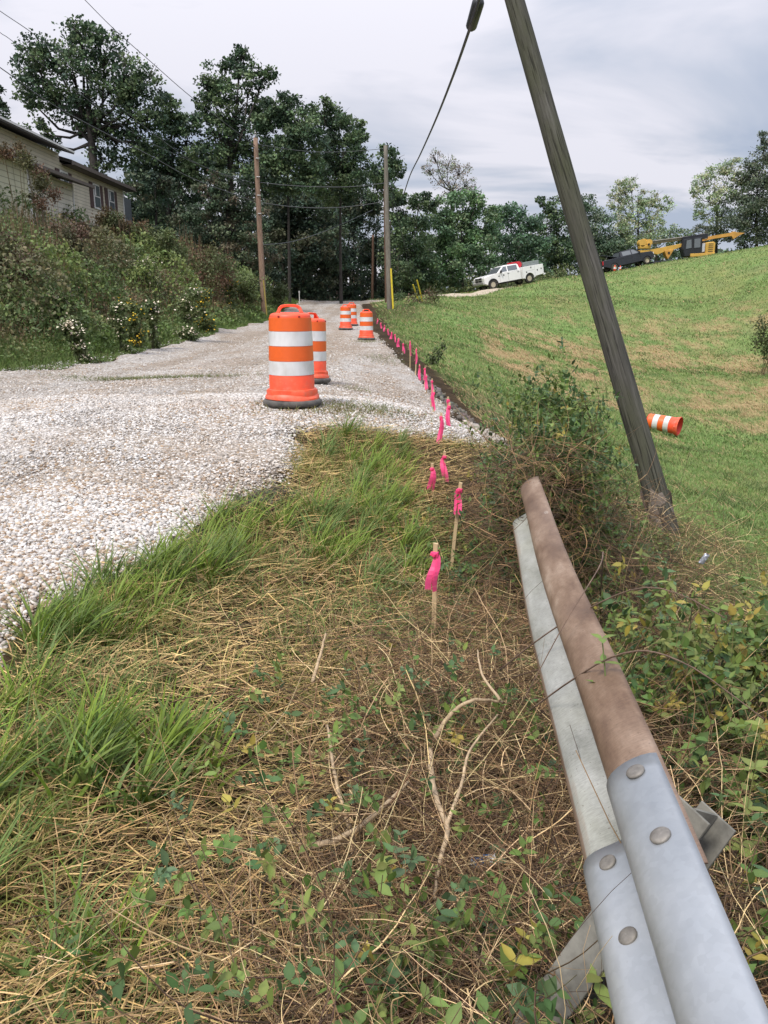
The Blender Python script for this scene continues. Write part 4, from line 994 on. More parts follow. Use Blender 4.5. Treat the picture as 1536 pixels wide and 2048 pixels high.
bm_obj('louvre', bm, M_dk, ec)
rpoly('deck', [(1372, 509), (1421, 507), (1421, 513), (1373, 515)], -1.2, 1.2, M_cat, .03)
rpoly('tail_mast', [(1392, 480), (1420, 474), (1455, 469), (1460, 466), (1470, 468), (1483, 469), (1470, 474), (1461, 481), (1457, 474), (1420, 480), (1394, 486)], -.25, .25, M_cat2)
bm = bmesh.new(); add_cyl(bm, rp(1404, 473), rp(1406, 480), .35, seg=12); add_box(bm, rp(1400, 474), (.6, .5, .5), bev=.05); add_cyl(bm, rp(1398, 470), rp(1399, 477), .04, seg=6); bm_obj('winch', bm, M_mast, rig, auto=40)
bm = bmesh.new(); add_cyl(bm, rp(1458, 476, -.1), rp(1457, 486, -.1), .05, seg=6); bm_obj('hook', bm, M_dk, rig)
for d in (-1.05, 1.05):
    bm = bmesh.new(); add_prism(bm, [((px-1345)*k_, (522-py)*k_) for px, py in ((1298, 531), (1303, 523), (1390, 520), (1398, 523), (1398, 531), (1390, 537), (1304, 540), (1298, 537))], lambda u, v, q: (u, q, v), d-.25, d+.25)
    bmesh.ops.bevel(bm, geom=list(bm.edges), offset=.05, segments=1, affect='EDGES'); bm_obj('crawler_track', bm, M_dk, rig)
tag(rig, 'yellow crawler drill rig with its mast laid flat along the hilltop', 'drill rig')
# ================================================================== VEGETATION PRIMITIVES
def rnd(*s): return RNG.random(s)
def unit(v): return v/np.maximum(1e-6, np.linalg.norm(v, axis=-1, keepdims=True))
def jitter_col(base, n, v=.25, hue=.12):
    base = np.asarray(base, float)
    if base.ndim == 1: base = np.repeat(base[None], n, 0)
    return np.clip(base*(1+(rnd(n, 1)-.5)*2*v)*(1+(rnd(n, 3)-.5)*2*hue), 0.004, 1)
def add_leaves(G, P, size, col, up=.5, droop=None, wide=.5, detail=False, dirs=None):
    """folded ovate leaves at P pointing in random (or given) directions"""
    n = len(P); size = np.broadcast_to(size, (n,))[:, None]
    d = unit(rnd(n, 3)*2-1 + np.array([0, 0, 0])) if dirs is None else unit(dirs)
    nrm = unit(rnd(n, 3)*2-1 + np.array([0, 0, up*2])); s = unit(np.cross(d, nrm)); nrm = np.cross(s, d)
    w_ = wide*size*(.8+.4*rnd(n, 1))
    if detail:
        pts = [P, P+d*size*.22+s*w_*.36-nrm*size*.0, P+d*size*.55+s*w_*.42-nrm*size*.05, P+d*size*1.0-nrm*size*.22, P+d*size*.55-s*w_*.42-nrm*size*.05, P+d*size*.22-s*w_*.36, P+d*size*.45-nrm*size*.11]
        V = np.stack(pts, 1); c = np.repeat(col[:, None], 7, 1); c[:, 6] *= 1.12
        G.add(V, [(0, 6, 1), (1, 6, 2), (2, 6, 3), (3, 6, 4), (4, 6, 5), (5, 6, 0)], c)
    else:
        pts = [P, P+d*size*.5+s*w_*.5+nrm*size*.08, P+d*size, P+d*size*.5-s*w_*.5+nrm*size*.08]
        G.add(np.stack(pts, 1), [(0, 1, 2), (0, 2, 3)], col)
def add_blades(G, P, L_, w_, az, lean, curve, col, nseg=4, tipcol=None):
    """grass blades: start lean (0 upright .. 1 flat) and curve added along the blade"""
    n = len(P); L_ = np.broadcast_to(L_, (n,)); w_ = np.broadcast_to(w_, (n,)); lean = np.broadcast_to(lean, (n,)); curve = np.broadcast_to(curve, (n,))
    h = np.stack([np.cos(az), np.sin(az), 0*az], -1); sd = np.stack([-np.sin(az), np.cos(az), 0*az], -1)
    tw = (rnd(n)-.5)*1.8
    p = P.astype(float).copy(); V = []; C = []
    for i in range(nseg+1):
        s = i/nseg; th = (lean + curve*s)*PI/2
        dvec = h*np.sin(th)[:, None] + np.array([0, 0, 1.])*np.cos(th)[:, None]
        nv = np.cross(sd, dvec)
        wv = sd*np.cos(tw)[:, None] + nv*np.sin(tw)[:, None]
        ww = (w_*(1.0 if s < .35 else max(.0, 1-((s-.35)/.65)**1.6))*.5)[:, None]
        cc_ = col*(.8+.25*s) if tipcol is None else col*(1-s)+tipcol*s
        if i < nseg: V += [p-wv*ww, p+wv*ww]; C += [cc_, cc_]
        else: V.append(p); C.append(cc_)
        p = p + dvec*(L_/nseg)[:, None]
    F = []
    for i in range(nseg-1): F.append((2*i, 2*i+1, 2*i+3, 2*i+2))
    F.append((2*nseg-2, 2*nseg-1, 2*nseg))
    G.add(np.stack(V, 1), F, np.stack(C, 1))
def add_stems(G, paths, rad, col, taper=.5):
    """paths (N,K,3); 3-sided tubes"""
    n, k, _ = paths.shape; rad = np.broadcast_to(rad, (n,))
    tg = np.gradient(paths, axis=1); tg = unit(tg)
    ref = np.broadcast_to(unit(np.array([.31, .52, .79])), tg.shape); a = unit(np.cross(tg, ref)); b_ = np.cross(tg, a)
    r = rad[:, None]*np.linspace(1, taper, k)[None]
    V = []
    for q in range(3):
        th = 2*PI*q/3; V.append(paths + (a*math.cos(th)+b_*math.sin(th))*r[..., None])
    V = np.stack(V, 2).reshape(n, k*3, 3); F = []
    for i in range(k-1):
        for q in range(3): F.append((3*i+q, 3*i+(q+1) % 3, 3*i+3+(q+1) % 3, 3*i+3+q))
    G.add(V, F, col)
def walk(P, d0, step, k, turn=.35, grav=0.0, ground=None, minh=.01):
    n = len(P); d = unit(d0.astype(float)); p = P.astype(float).copy(); out_ = [p.copy()]
    bend = (rnd(n, 3)*2-1)*turn*.6
    for i in range(k-1):
        d = unit(d + bend + (rnd(n, 3)*2-1)*turn*.5 + np.array([0, 0, -grav]))
        p = p + d*np.broadcast_to(step, (n,))[:, None]
        if ground is not None:
            g = _raw(p[:, 0], p[:, 1])+minh; low = p[:, 2] < g; p[low, 2] = g[low]; d[low, 2] = np.abs(d[low, 2])*.3+.05
        out_.append(p.copy())
    return np.stack(out_, 1)
def scatter(n, x0, x1, y0, y1, dens=None):
    x = x0+(x1-x0)*rnd(n*4); y = y0+(y1-y0)*rnd(n*4)
    if dens is not None:
        k = rnd(len(x)) < dens(x, y); x = x[k]; y = y[k]
    x = x[:n]; y = y[:n]; return np.stack([x, y, _raw(x, y)], -1)

# ================================================================== TREES
def tree(name, blobs, Y, cols, label, leaf=.24, dens=1.0, base_px=None, sparse=0.0, trunk=True, depth=1.0, seed=1, twig=0, dark=None, base_y=None, group='trees along the far edge of the road and field', tr=.22, nclus=9):
    """blobs: (px,py,radius_px) lobes of the crown, in photo pixels at depth Y; each lobe gets clumps of leaves"""
    global RNG
    RNG = np.random.default_rng(seed*101+5); R = random.Random(seed)
    cen = []
    for (bx, by, br) in blobs:
        yy = Y + R.uniform(-1, 1)*br*mpp(by, Y)*.9*depth; q_ = at(bx, by, yy); cen.append((np.array(q_), br*mpp(by, yy)))
    if base_px is None: base_px = sum(b[0] for b in blobs)/len(blobs)
    bx = at(base_px, 560, Y).x; bz = hgt(bx, Y); base_ = np.array([bx, Y, bz])
    root = empty(name, tuple(base_))
    G = Geo(); cl = np.asarray(cols, float)
    for ci, (c, r) in enumerate(cen):
        nc = max(5, int(nclus*(.9+r*.8)))
        v = unit(rnd(nc, 3)*2-1); rr = r*(.35+.65*rnd(nc, 1)**.5); cc = c+v*rr*np.array([1, 1, .85])
        cr_ = r*(.26+.24*rnd(nc, 1))
        nl = int(dens*400*r*r/(leaf/.24)**2/nc*1.9)+6
        for j in range(nc):
            m_ = max(3, int(nl*(.6+.8*R.random())))
            v2 = unit(rnd(m_, 3)*2-1)*(rnd(m_, 1)**.55); P = cc[j]+v2*cr_[j]*np.array([1.25, 1.25, .72])
            base_c = cl[R.randrange(len(cl))]*(.8+.45*R.random())
            add_leaves(G, P-base_, leaf*.85*(.6+.8*rnd(m_)), jitter_col(base_c, m_, .32, .10), up=.5, wide=.75)
    G.build('crown', M_tree, root)
    # trunk and limbs
    bm = bmesh.new()
    top = max(c[2] for c, r in cen); low = min(c[2]-r*.5 for c, r in cen); H_ = top-bz
    mid = np.mean([c for c, r in cen], axis=0)
    fork = base_*.0 + np.array([bx*.6+mid[0]*.4, Y, bz+max(1.0, (low-bz)*.9+H_*.12)])
    spine = [base_, base_*.6+fork*.4+np.array([R.uniform(-.15, .15), 0, 0]), fork, np.array([mid[0], mid[1], bz+H_*.75])]
    if trunk:
        add_tube(bm, [Vector(p-base_) for p in [base_-np.array([0, 0, .4])]+spine], [tr*1.25, tr, tr*.8, tr*.6, tr*.2], 9)
    for (c, r) in cen:
        s0 = fork + (spine[3]-fork)*R.uniform(0, .55) if trunk else base_
        if not trunk: s0 = base_+np.array([R.uniform(-.5, .5), R.uniform(-.5, .5), 0])
        m1 = s0*.5+c*.5+np.array([R.uniform(-.3, .3), R.uniform(-.3, .3), -.12*np.linalg.norm(c-s0)]); 
        add_tube(bm, [Vector(p-base_) for p in (s0, m1, c)], [tr*.34, tr*.2, tr*.08], 6)
        for _ in range(3+twig):
            e_ = c + np.array([R.uniform(-1, 1), R.uniform(-1, 1), R.uniform(-.2, 1)])*r*.95; m2 = c*.55+e_*.45+np.array([R.uniform(-.2, .2), 0, R.uniform(-.2, .2)])*r*.5
            s1 = m1*.35+c*.65
            add_tube(bm, [Vector(p-base_) for p in (s1, m2, e_)], [tr*.11, tr*.07, tr*.03], 4)
    bm_obj('trunk', bm, M_bark, root, smooth=True)
    tag(root, label, 'tree', group)
    return root
DG = [(.030, .050, .026), (.042, .064, .030), (.022, .036, .022), (.056, .080, .038)]
DB = [(.026, .042, .026), (.034, .048, .028), (.045, .050, .030), (.022, .034, .024)]
MG = [(.055, .095, .045), (.070, .115, .050), (.045, .075, .040), (.080, .115, .060)]
LG = [(.11, .15, .075), (.13, .165, .09), (.09, .125, .065), (.16, .17, .10)]
tree('oak_tree', [(60, 115, 38), (95, 100, 40), (165, 75, 42), (160, 60, 26), (210, 100, 48), (255, 150, 45), (290, 165, 36), (225, 175, 55), (150, 150, 55), (85, 175, 48), (60, 200, 26), (130, 215, 50), (200, 240, 52), (275, 225, 48), (300, 240, 30), (80, 268, 30), (100, 290, 24), (240, 290, 45), (290, 285, 40), (205, 320, 34), (60, 145, 30)],
     56, DG, 'tall spreading oak with dark crown and visible forked trunk behind the house', leaf=.25, dens=.62, base_px=208, seed=3, tr=.42, twig=3, nclus=11)
tree('oak_tree', [(-35, 175, 35), (-20, 230, 36), (-5, 250, 26), (-40, 280, 45), (-2, 205, 14)], 58, DG, 'dark tree cut off by the left edge of the photo', leaf=.25, dens=.9, seed=4)
tree('broadleaf_tree', [(340, 215, 30), (350, 265, 45), (310, 320, 50), (360, 340, 50), (290, 400, 50), (350, 420, 60), (270, 450, 45), (400, 330, 40), (380, 250, 28)], 60, DG, 'dark rounded tree between the big oak and the tall double-topped tree', leaf=.26, dens=1.1, seed=5)
tree('broadleaf_tree', [(478, 122, 26), (440, 155, 38), (415, 175, 26), (500, 160, 34), (530, 150, 22), (425, 220, 34), (475, 210, 48), (520, 215, 32), (440, 280, 45), (500, 280, 50), (420, 320, 40), (480, 345, 55), (485, 105, 14), (405, 205, 18)],
     62, DG, 'tall tree with double-topped crown behind the brown utility pole', leaf=.25, dens=.85, seed=6, tr=.35, twig=2)
tree('broadleaf_tree', [(565, 215, 36), (590, 235, 40), (555, 270, 50), (605, 290, 45), (580, 340, 55), (530, 350, 50), (620, 350, 40)], 60, DG, 'dense dark tree just right of the brown utility pole top', leaf=.25, dens=1.1, seed=7, tr=.13)
tree('broadleaf_tree', [(645, 222, 30), (675, 235, 32), (700, 255, 30), (640, 270, 42), (690, 300, 44), (718, 290, 20), (650, 330, 50), (710, 345, 38), (725, 270, 12), (665, 380, 50)], 64, DG, 'tall tree ending the dark wood, left of the grey pole', leaf=.25, dens=.9, seed=8, twig=2, tr=.14)
tree('broadleaf_tree', [(775, 300, 20), (790, 318, 22), (765, 340, 30), (800, 345, 16), (775, 380, 34), (748, 345, 20)], 70, DG, 'narrow tree top rising behind the grey pole', leaf=.27, dens=.9, seed=9)
tree('cedar_tree', [(440, 355, 24), (425, 390, 34), (455, 400, 34), (415, 440, 44), (460, 450, 46), (400, 500, 48), (445, 510, 52), (490, 500, 40), (480, 550, 46), (510, 440, 30), (500, 400, 25), (370, 520, 30), (530, 520, 28)],
     49, [(.030, .048, .026), (.040, .052, .028), (.056, .050, .032), (.024, .036, .022)], 'dark brownish green cedar left of the brown utility pole', leaf=.16, dens=1.0, seed=10, tr=.25)
tree('broadleaf_tree', [(290, 440, 40), (330, 480, 45), (270, 500, 45), (310, 380, 40), (370, 440, 34)], 54, DB, 'low dark tree right beside the house end wall', leaf=.22, dens=1.1, seed=11)
tree('broadleaf_tree', [(560, 420, 60), (620, 440, 60), (590, 490, 62), (650, 500, 55), (560, 530, 55), (620, 560, 50), (540, 470, 50), (575, 590, 30), (600, 390, 50)], 74, DB, 'dark understorey tree left of the road crest', leaf=.28, dens=1.15, seed=12, tr=.11)
tree('broadleaf_tree', [(680, 420, 48), (650, 470, 50), (690, 560, 44), (665, 520, 50), (720, 400, 40), (640, 590, 30), (700, 595, 24)], 80, DB, 'dark understorey tree above the road crest', leaf=.28, dens=1.0, seed=13, tr=.11)
tree('broadleaf_tree', [(735, 450, 40), (760, 400, 34), (720, 500, 34), (750, 540, 40), (735, 585, 32), (775, 490, 34), (780, 580, 28)], 84, DB, 'thin leafed tree with sky gaps behind the thin far pole', leaf=.26, dens=.55, seed=14, twig=4)
tree('broadleaf_tree', [(810, 420, 36), (838, 400, 22), (800, 460, 40), (830, 470, 44), (800, 530, 44), (840, 540, 44), (815, 580, 26), (860, 410, 20), (795, 400, 18)], 76, DG, 'dark tree between the grey pole and the bright green tree', leaf=.26, dens=.95, seed=15)
tree('bare_tree', [(870, 315, 16), (895, 330, 22), (920, 345, 22), (880, 355, 24), (910, 375, 28), (935, 370, 18), (855, 340, 14), (950, 385, 18)], 88, [(.14, .13, .11), (.12, .105, .085), (.10, .12, .07)], 'pale almost bare tree rising over the bright green tree', leaf=.18, dens=.20, seed=16, twig=10, tr=.24)
tree('broadleaf_tree', [(890, 420, 36), (925, 415, 38), (955, 440, 36), (870, 460, 40), (915, 470, 46), (965, 480, 38), (880, 510, 40), (930, 520, 40), (985, 430, 20), (965, 530, 30), (860, 550, 30), (900, 550, 30), (955, 400, 18)], 80, MG, 'bright green bushy tree left of the white truck', leaf=.28, dens=.95, seed=17)
tree('broadleaf_tree', [(1000, 425, 24), (1030, 430, 28), (1060, 445, 26), (1000, 465, 30), (1040, 480, 36), (1075, 490, 28), (1010, 510, 30), (1060, 525, 30), (1015, 545, 26), (1080, 540, 22)], 92, [(.045, .080, .045), (.055, .09, .05), (.035, .06, .038)], 'mid green tree right behind the white truck', leaf=.30, dens=.95, seed=18)
tree('broadleaf_tree', [(1105, 415, 22), (1095, 450, 28), (1125, 450, 34), (1100, 490, 34), (1135, 500, 36), (1110, 535, 30), (1150, 530, 26), (1080, 400, 10)], 98, DG, 'dark tree immediately left of the leaning pole on the skyline', leaf=.30, dens=.9, seed=19)
tree('broadleaf_tree', [(1175, 430, 28), (1200, 455, 36), (1165, 480, 38), (1195, 500, 40), (1175, 405, 18), (1225, 500, 30)], 102, [(.05, .078, .048), (.065, .085, .055)], 'hazy green tree immediately right of the leaning pole', leaf=.30, dens=.7, seed=20)
tree('broadleaf_tree', [(1245, 375, 20), (1262, 365, 18), (1235, 400, 22), (1275, 395, 24), (1250, 425, 28), (1310, 400, 18), (1330, 410, 18), (1300, 425, 24), (1265, 460, 34), (1310, 460, 26), (1240, 470, 30)], 106, LG, 'feathery pale green tree rising above the black pickup', leaf=.26, dens=.45, seed=21, twig=6)
tree('broadleaf_tree', [(1300, 480, 26), (1335, 470, 22), (1365, 475, 20), (1350, 495, 20), (1240, 500, 28), (1280, 495, 24)], 112, [(.07, .10, .055), (.09, .12, .07)], 'low hazy tree directly behind the drill rig', leaf=.3, dens=.6, seed=22)
tree('broadleaf_tree', [(1405, 365, 22), (1430, 345, 24), (1460, 335, 24), (1415, 400, 22), (1445, 385, 26), (1395, 430, 14), (1480, 365, 24), (1425, 430, 20), (1392, 385, 14)], 108, LG, 'feathery light green tree over the tail of the drill rig', leaf=.24, dens=.5, seed=23, twig=6)
tree('broadleaf_tree', [(1500, 335, 24), (1530, 310, 28), (1560, 320, 40), (1500, 380, 38), (1545, 380, 44), (1475, 420, 34), (1515, 430, 40), (1560, 450, 50), (1460, 460, 30), (1500, 470, 30), (1530, 275, 14), (1430, 470, 22)], 106, [(.050, .066, .042), (.062, .074, .048), (.038, .052, .036)], 'large dull green tree at the right edge above the hilltop', leaf=.28, dens=.85, seed=24)
tree('broadleaf_tree', [(1400, 460, 18), (1385, 480, 16), (1415, 480, 16)], 116, [(.05, .06, .04)], 'small thin tree between the rig and the right-hand trees', leaf=.26, dens=.6, seed=25, twig=4)
RNG = np.random.default_rng(99)
# deep woods behind the individual trees: one dark mass of leaves and stems
G = Geo()
def wood_mass(pxs, pys, Y0, Y1, n, leaf, cols):
    P = []
    px = pxs[0]+(pxs[1]-pxs[0])*rnd(n); py = pys[0]+(pys[1]-pys[0])*rnd(n); Y = Y0+(Y1-Y0)*rnd(n)
    keep = vn(px, py, .03, 61)*.6+vn(px, py, .08, 62)*.4 > .36
    px, py, Y = px[keep], py[keep], Y[keep]
    yc = (1024-py)/FPX; ry = CP+yc*SP; P = np.stack([(px-768)/FPX*Y/ry, Y, CZ+(-SP+yc*CP)*Y/ry], -1)
    c = np.array(cols)[RNG.integers(0, len(cols), len(P))]
    add_leaves(G, P, leaf*(.6+.8*rnd(len(P))), jitter_col(c, len(P), .3, .08), wide=.8)
wood_mass((250, 560), (330, 620), 78, 92, 16000, .42, DB)
wood_mass((540, 720), (330, 640), 90, 105, 15000, .45, DB)
wood_mass((720, 860), (480, 640), 92, 105, 7000, .42, DB)
wood_mass((840, 1260), (470, 600), 104, 118, 14000, .45, DB+MG[:1])
wood_mass((1240, 1600), (500, 560), 118, 128, 5000, .5, DB+MG[:1])
wood_mass((-60, 300), (400, 560), 66, 76, 8000, .4, DB)
st0 = []
k = 120; px = 250+560*rnd(k); Y = 88+20*rnd(k); x = (px-768)/FPX*Y/1.04; z0 = _raw(x, Y)
hh = 5+5*rnd(k); a0 = np.stack([x, Y, z0], -1)
paths = np.stack([a0+np.array([0, 0, 1.])*(hh*s)[:, None]+(rnd(k, 3)-.5)*.5*s for s in (0, .5, 1)], 1)
add_stems(G, paths, .10+.08*rnd(k), jitter_col((.06, .05, .04), k, .3))
tag(G.build('far_woods', M_tree), kind='stuff')

# roadside verge trees' brush strip along the base of the right-hand trees
G = Geo(); n = 26000
px = 800+420*rnd(n); Y = 60+30*rnd(n)+ (px-800)*.05; x = (px-768)/FPX*Y/1.035
k = (x > 2.5+.2*(Y-60)*0) & (Y > 70+ (x-2)*1.05) & (vn(x, Y, .5, 71) > .35); x = x[k]; Y = Y[k]
hh = (.3+1.9*vn(x, Y, .8, 72))*rnd(len(x))
P = np.stack([x, Y, _raw(x, Y)+hh], -1); c = np.array([(.08, .12, .05), (.10, .13, .06), (.06, .09, .04)])[RNG.integers(0, 3, len(P))]
add_leaves(G, P, .16+.12*rnd(len(P)), jitter_col(c, len(P), .3), wide=.7)
tag(G.build('field_edge_brush', M_veg), kind='stuff')
# ================================================================== LEFT BANK UNDERGROWTH
RNG = np.random.default_rng(123)
def bank_h(x, y):                 # height of the weeds above the ground
    d = xl(y)-.35-x
    e_ = np.clip(d/2.2, 0, 1)
    return (.18 + e_*(.25+3.0*vn(x, y, .5, 81)**2.1 + .7*vn(x, y, 1.5, 82)**1.5))*(1-.55*np.clip((d-4.2)/3, 0, 1))
BPAL = np.array([(.080, .125, .045), (.060, .095, .038), (.11, .145, .06), (.105, .10, .052), (.14, .11, .065), (.055, .08, .038), (.12, .175, .055)])*1.05
def bank_cols(x, y):
    v = vn(x, y, .28, 83)*.35+vn(x, y, .5, 81)*.35+vn(x, y, 1.3, 84)*.30
    i = np.clip((v*9-1.2+RNG.normal(0, .8, len(x))).astype(int), 0, 6); order = np.array([3, 4, 5, 1, 0, 2, 6]); c = BPAL[order[i]]*1.12
    toe = np.clip(1-(xl(y)-x)/1.6, 0, 1)[:, None]; return c*(1-toe)+np.array([.085, .15, .045])*toe
G = Geo()
for (n, y0, y1, ls) in ((52000, 8, 20, .055), (62000, 18, 34, .085), (52000, 32, 62, .13)):
    y = y0+(y1-y0)*rnd(n); x = xl(y)-.3-10.5*rnd(n)**1.15; k = (x > -.60*y-2.0)
    x, y = x[k], y[k]; H_ = bank_h(x, y); z = _raw(x, y)+H_*(1-.85*rnd(len(x))**1.6)
    P = np.stack([x+(rnd(len(x))-.5)*.2, y+(rnd(len(x))-.5)*.2, z], -1)
    add_leaves(G, P, ls*(.6+.9*rnd(len(P))), jitter_col(bank_cols(x, y), len(P), .32, .10), up=.35, wide=.6)
# rounded mounds of single kinds of weed and vine among them
for i in range(85):
    y0 = 9+46*random.random()**1.15; x0 = float(xl(np.array([y0]))[0])-1.3-7.5*random.random()**1.2
    if x0 < -.58*y0-1: continue
    r = (.55+.75*random.random())*(1+y0*.008); hz_r = r*random.uniform(.8, 1.35); gz0 = hgt(x0, y0)+random.uniform(.1, .5)
    n = int(900*r*r*(1 if y0 < 26 else .6)); v = unit(rnd(n, 3)*2-1); v[:, 2] = np.abs(v[:, 2]); rr = r*(.72+.33*vn(v[:, 0]*3+i, v[:, 1]*3+v[:, 2]*2, 1.3, i % 9)[:, None]+.06*rnd(n, 1))
    P = np.array([x0, y0, gz0])+v*rr*np.array([1, 1, hz_r/r])
    c = [(.070, .115, .042), (.10, .15, .05), (.055, .085, .038), (.105, .10, .058), (.08, .13, .055), (.085, .095, .05), (.11, .165, .065)][i % 7]
    add_leaves(G, P, (.05+.0022*y0)*(.6+.9*rnd(n)), jitter_col(np.array(c)*1.1, n, .35, .1), up=.35, wide=.6)
# brown standing stems
n = 9000; y = 8+50*rnd(n)**1.2; x = xl(y)-.9-9.5*rnd(n); k = x > -.60*y-2; x, y = x[k], y[k]; H_ = bank_h(x, y)*(1.0+.35*rnd(len(x)))
P0 = np.stack([x, y, _raw(x, y)], -1); ln_ = (rnd(len(x), 3)-.5)*np.array([.35, .35, 0])
paths = np.stack([P0, P0+np.array([0, 0, .55])*H_[:, None]+ln_*.4, P0+np.array([0, 0, 1.0])*H_[:, None]+ln_], 1)
add_stems(G, paths, .004+.00022*y, jitter_col((.16, .125, .08), len(x), .45, .1))
tag(G.build('bank_undergrowth', M_veg), kind='stuff')
# green grass at the foot of the bank
G = Geo(); n = 46000; y = 8+60*rnd(n)**1.5; x = xl(y)+.15-1.7*rnd(n)**1.4+(vn(y*0, y, .7, 33)-.5)*.45
k = x > -.60*y-1; x, y = x[k], y[k]; P = np.stack([x, y, _raw(x, y)], -1)
sc = np.clip(y/14, .8, 3)
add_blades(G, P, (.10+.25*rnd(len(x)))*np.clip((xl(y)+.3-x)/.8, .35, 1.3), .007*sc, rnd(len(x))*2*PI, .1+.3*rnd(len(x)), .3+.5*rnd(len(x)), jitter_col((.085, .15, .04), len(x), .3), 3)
tag(G.build('verge_grass', M_veg), kind='stuff')
# flowering weeds on the bank: individual clumps
def clump(name, px, py, Y, rpx, n, leafc, flower=None, label='', cat='plant', leaf=.07, group=None, hgt_=None, stemc=(.09, .07, .045), nfl=0, shape=(1, 1, .8), fsize=.03, ragged=.3, xoff=None):
    p = at(px, py, Y); r = rpx*mpp(py, Y); gz_ = hgt(p.x, Y); base_ = np.array([p.x, Y, gz_]); root = empty(name, tuple(base_))
    cz_ = max(p.z-gz_, r*.5)
    G = Geo(); cl = np.asarray(leafc, float).reshape(-1, 3)
    nb = max(6, n//220); cb = unit(rnd(nb, 3)*2-1)*(rnd(nb, 1)**.5)*r*np.array(shape)+np.array([0, 0, cz_])
    if name == 'flowering_weed': cb[:, 2] = rnd(nb)*(cz_+r*.5)
    bi = RNG.integers(0, nb, n); P = cb[bi]+RNG.normal(0, ragged*r*.7, (n, 3))
    P[:, 2] = np.maximum(P[:, 2], .04)
    add_leaves(G, P, leaf*(.6+.8*rnd(n)), jitter_col(cl[bi % len(cl)], n, .3, .08), up=.4, wide=.6)
    G.build('foliage', M_veg, root)
    G = Geo(); ns = max(10, nb); e_ = cb[RNG.integers(0, nb, ns)]; s0 = (rnd(ns, 3)-.5)*np.array([r*.5, r*.5, 0])
    paths = np.stack([s0, s0*.4+e_*.5+(rnd(ns, 3)-.5)*.1*r, e_], 1); add_stems(G, paths, np.full(ns, .006+.008*r), jitter_col(stemc, ns, .3)); G.build('stem', M_dry, root)
    if flower is not None:
        G = Geo(); P = cb[RNG.integers(0, nb, nfl)]+RNG.normal(0, ragged*r*.55, (nfl, 3)); P[:, :2] += RNG.normal(0, r*.3, (nfl, 2)); P[:, 2] += r*.35; P[:, 1] -= r*.6; P[:, 0] += r*.2
        add_leaves(G, P, fsize*(.6+.8*rnd(nfl)), jitter_col(flower, nfl, .12, .05), up=1.0, wide=1.0); G.build('blossom', M_veg, root)['kind'] = 'stuff'
    tag(root, label, cat, group); return root
WF = (.62, .63, .55); YF = (.55, .42, .04); GRN = [(.07, .11, .045), (.09, .13, .055)]
for i, (px, py, Y, r, fc, nf, lab) in enumerate(((375, 600, 25, 26, WF, 240, 'tall white flowering weed left of the largest drum on the bank'), (150, 672, 15.5, 26, WF, 260, 'low white flowering weed near the road edge at left'),
    (290, 555, 31, 34, WF, 200, 'pale flowering bush halfway up the bank'), (115, 625, 18, 20, WF, 110, 'small white flowering weed on the left part of the bank'),
    (265, 632, 20, 24, YF, 150, 'yellow goldenrod clump low on the bank'), (405, 612, 29, 22, YF, 150, 'yellow goldenrod clump right of the white flowers'),
    (235, 628, 18.5, 18, WF, 90, 'small white flowered weed left of the goldenrod'), (300, 630, 21, 16, WF, 80, 'small white flowered weed right of the goldenrod'), (460, 590, 38, 18, YF, 60, 'faint yellow flowering weeds near the brown pole'))):
    clump('flowering_weed', px, py-16, Y+1.2, r*.78, 2300, GRN, fc, lab, 'flowering weed', .055+.0015*Y, 'flowering weeds on the bank', nfl=int(nf*.62), fsize=.028+.0012*Y, ragged=.42, shape=(1.2, 1, .9), stemc=(.05, .06, .03))
clump('vine_draped_tree', 78, 370, 27, 50, 2000, [(.06, .07, .035), (.085, .060, .042), (.075, .085, .04)], None, 'scraggly brown vine draped small tree in front of the house wing', 'small tree', .085, shape=(.8, .7, 1.35), ragged=.22, stemc=(.07, .055, .045))
clump('vine_draped_tree', 28, 300, 27.5, 26, 700, [(.11, .075, .045), (.08, .07, .04)], None, 'rusty brown vine top over the house eave at the left edge', 'small tree', .085, ragged=.3)
clump('shrub', 135, 480, 26, 46, 3600, [(.065, .055, .038), (.055, .065, .035), (.09, .065, .05)], None, 'tangled dark shrub below the house wing corner', 'shrub', .08, ragged=.28)
clump('shrub', 222, 440, 38, 34, 3600, [(.055, .075, .035), (.075, .065, .035)], None, 'rounded dark green shrub against the right end of the house', 'shrub', .10, shape=(1, 1, 1.1), ragged=.25)
clump('shrub', 325, 490, 38, 44, 4800, [(.09, .13, .055), (.07, .10, .045)], None, 'light green rounded shrub on the bank crest beneath the dark trees', 'shrub', .10, ragged=.25)
clump('shrub', 275, 470, 39, 30, 2600, [(.085, .12, .055), (.07, .095, .05), (.10, .075, .045)], None, 'smaller green shrub beside the bank crest left of the rounded one', 'shrub', .10, ragged=.3)
clump('shrub', 420, 540, 38, 50, 5200, [(.075, .09, .04), (.095, .065, .045), (.07, .10, .045)], None, 'reddish green shrub low under the cedar', 'shrub', .10, shape=(1.3, 1, .8), ragged=.28)
clump('shrub', 480, 575, 42, 36, 3600, [(.085, .13, .05), (.07, .10, .04)], None, 'bright vine covered shrub left of the brown pole foot', 'shrub', .11, shape=(1.3, 1, .8), ragged=.28)
clump('shrub', 560, 590, 52, 24, 1800, [(.06, .09, .04)], None, 'small shrub right of the brown pole foot', 'shrub', .12, ragged=.3)
clump('shrub', 20, 535, 20, 66, 5500, [(.055, .06, .035), (.075, .06, .04), (.06, .08, .035)], None, 'dark brown-green thicket at the left edge above the road', 'shrub', .07, ragged=.3)
clump('shrub', 1545, 672, 34, 42, 2600, [(.05, .085, .035), (.065, .09, .04)], None, 'dark shrub at the right edge of the hillside', 'shrub', .10, ragged=.3)
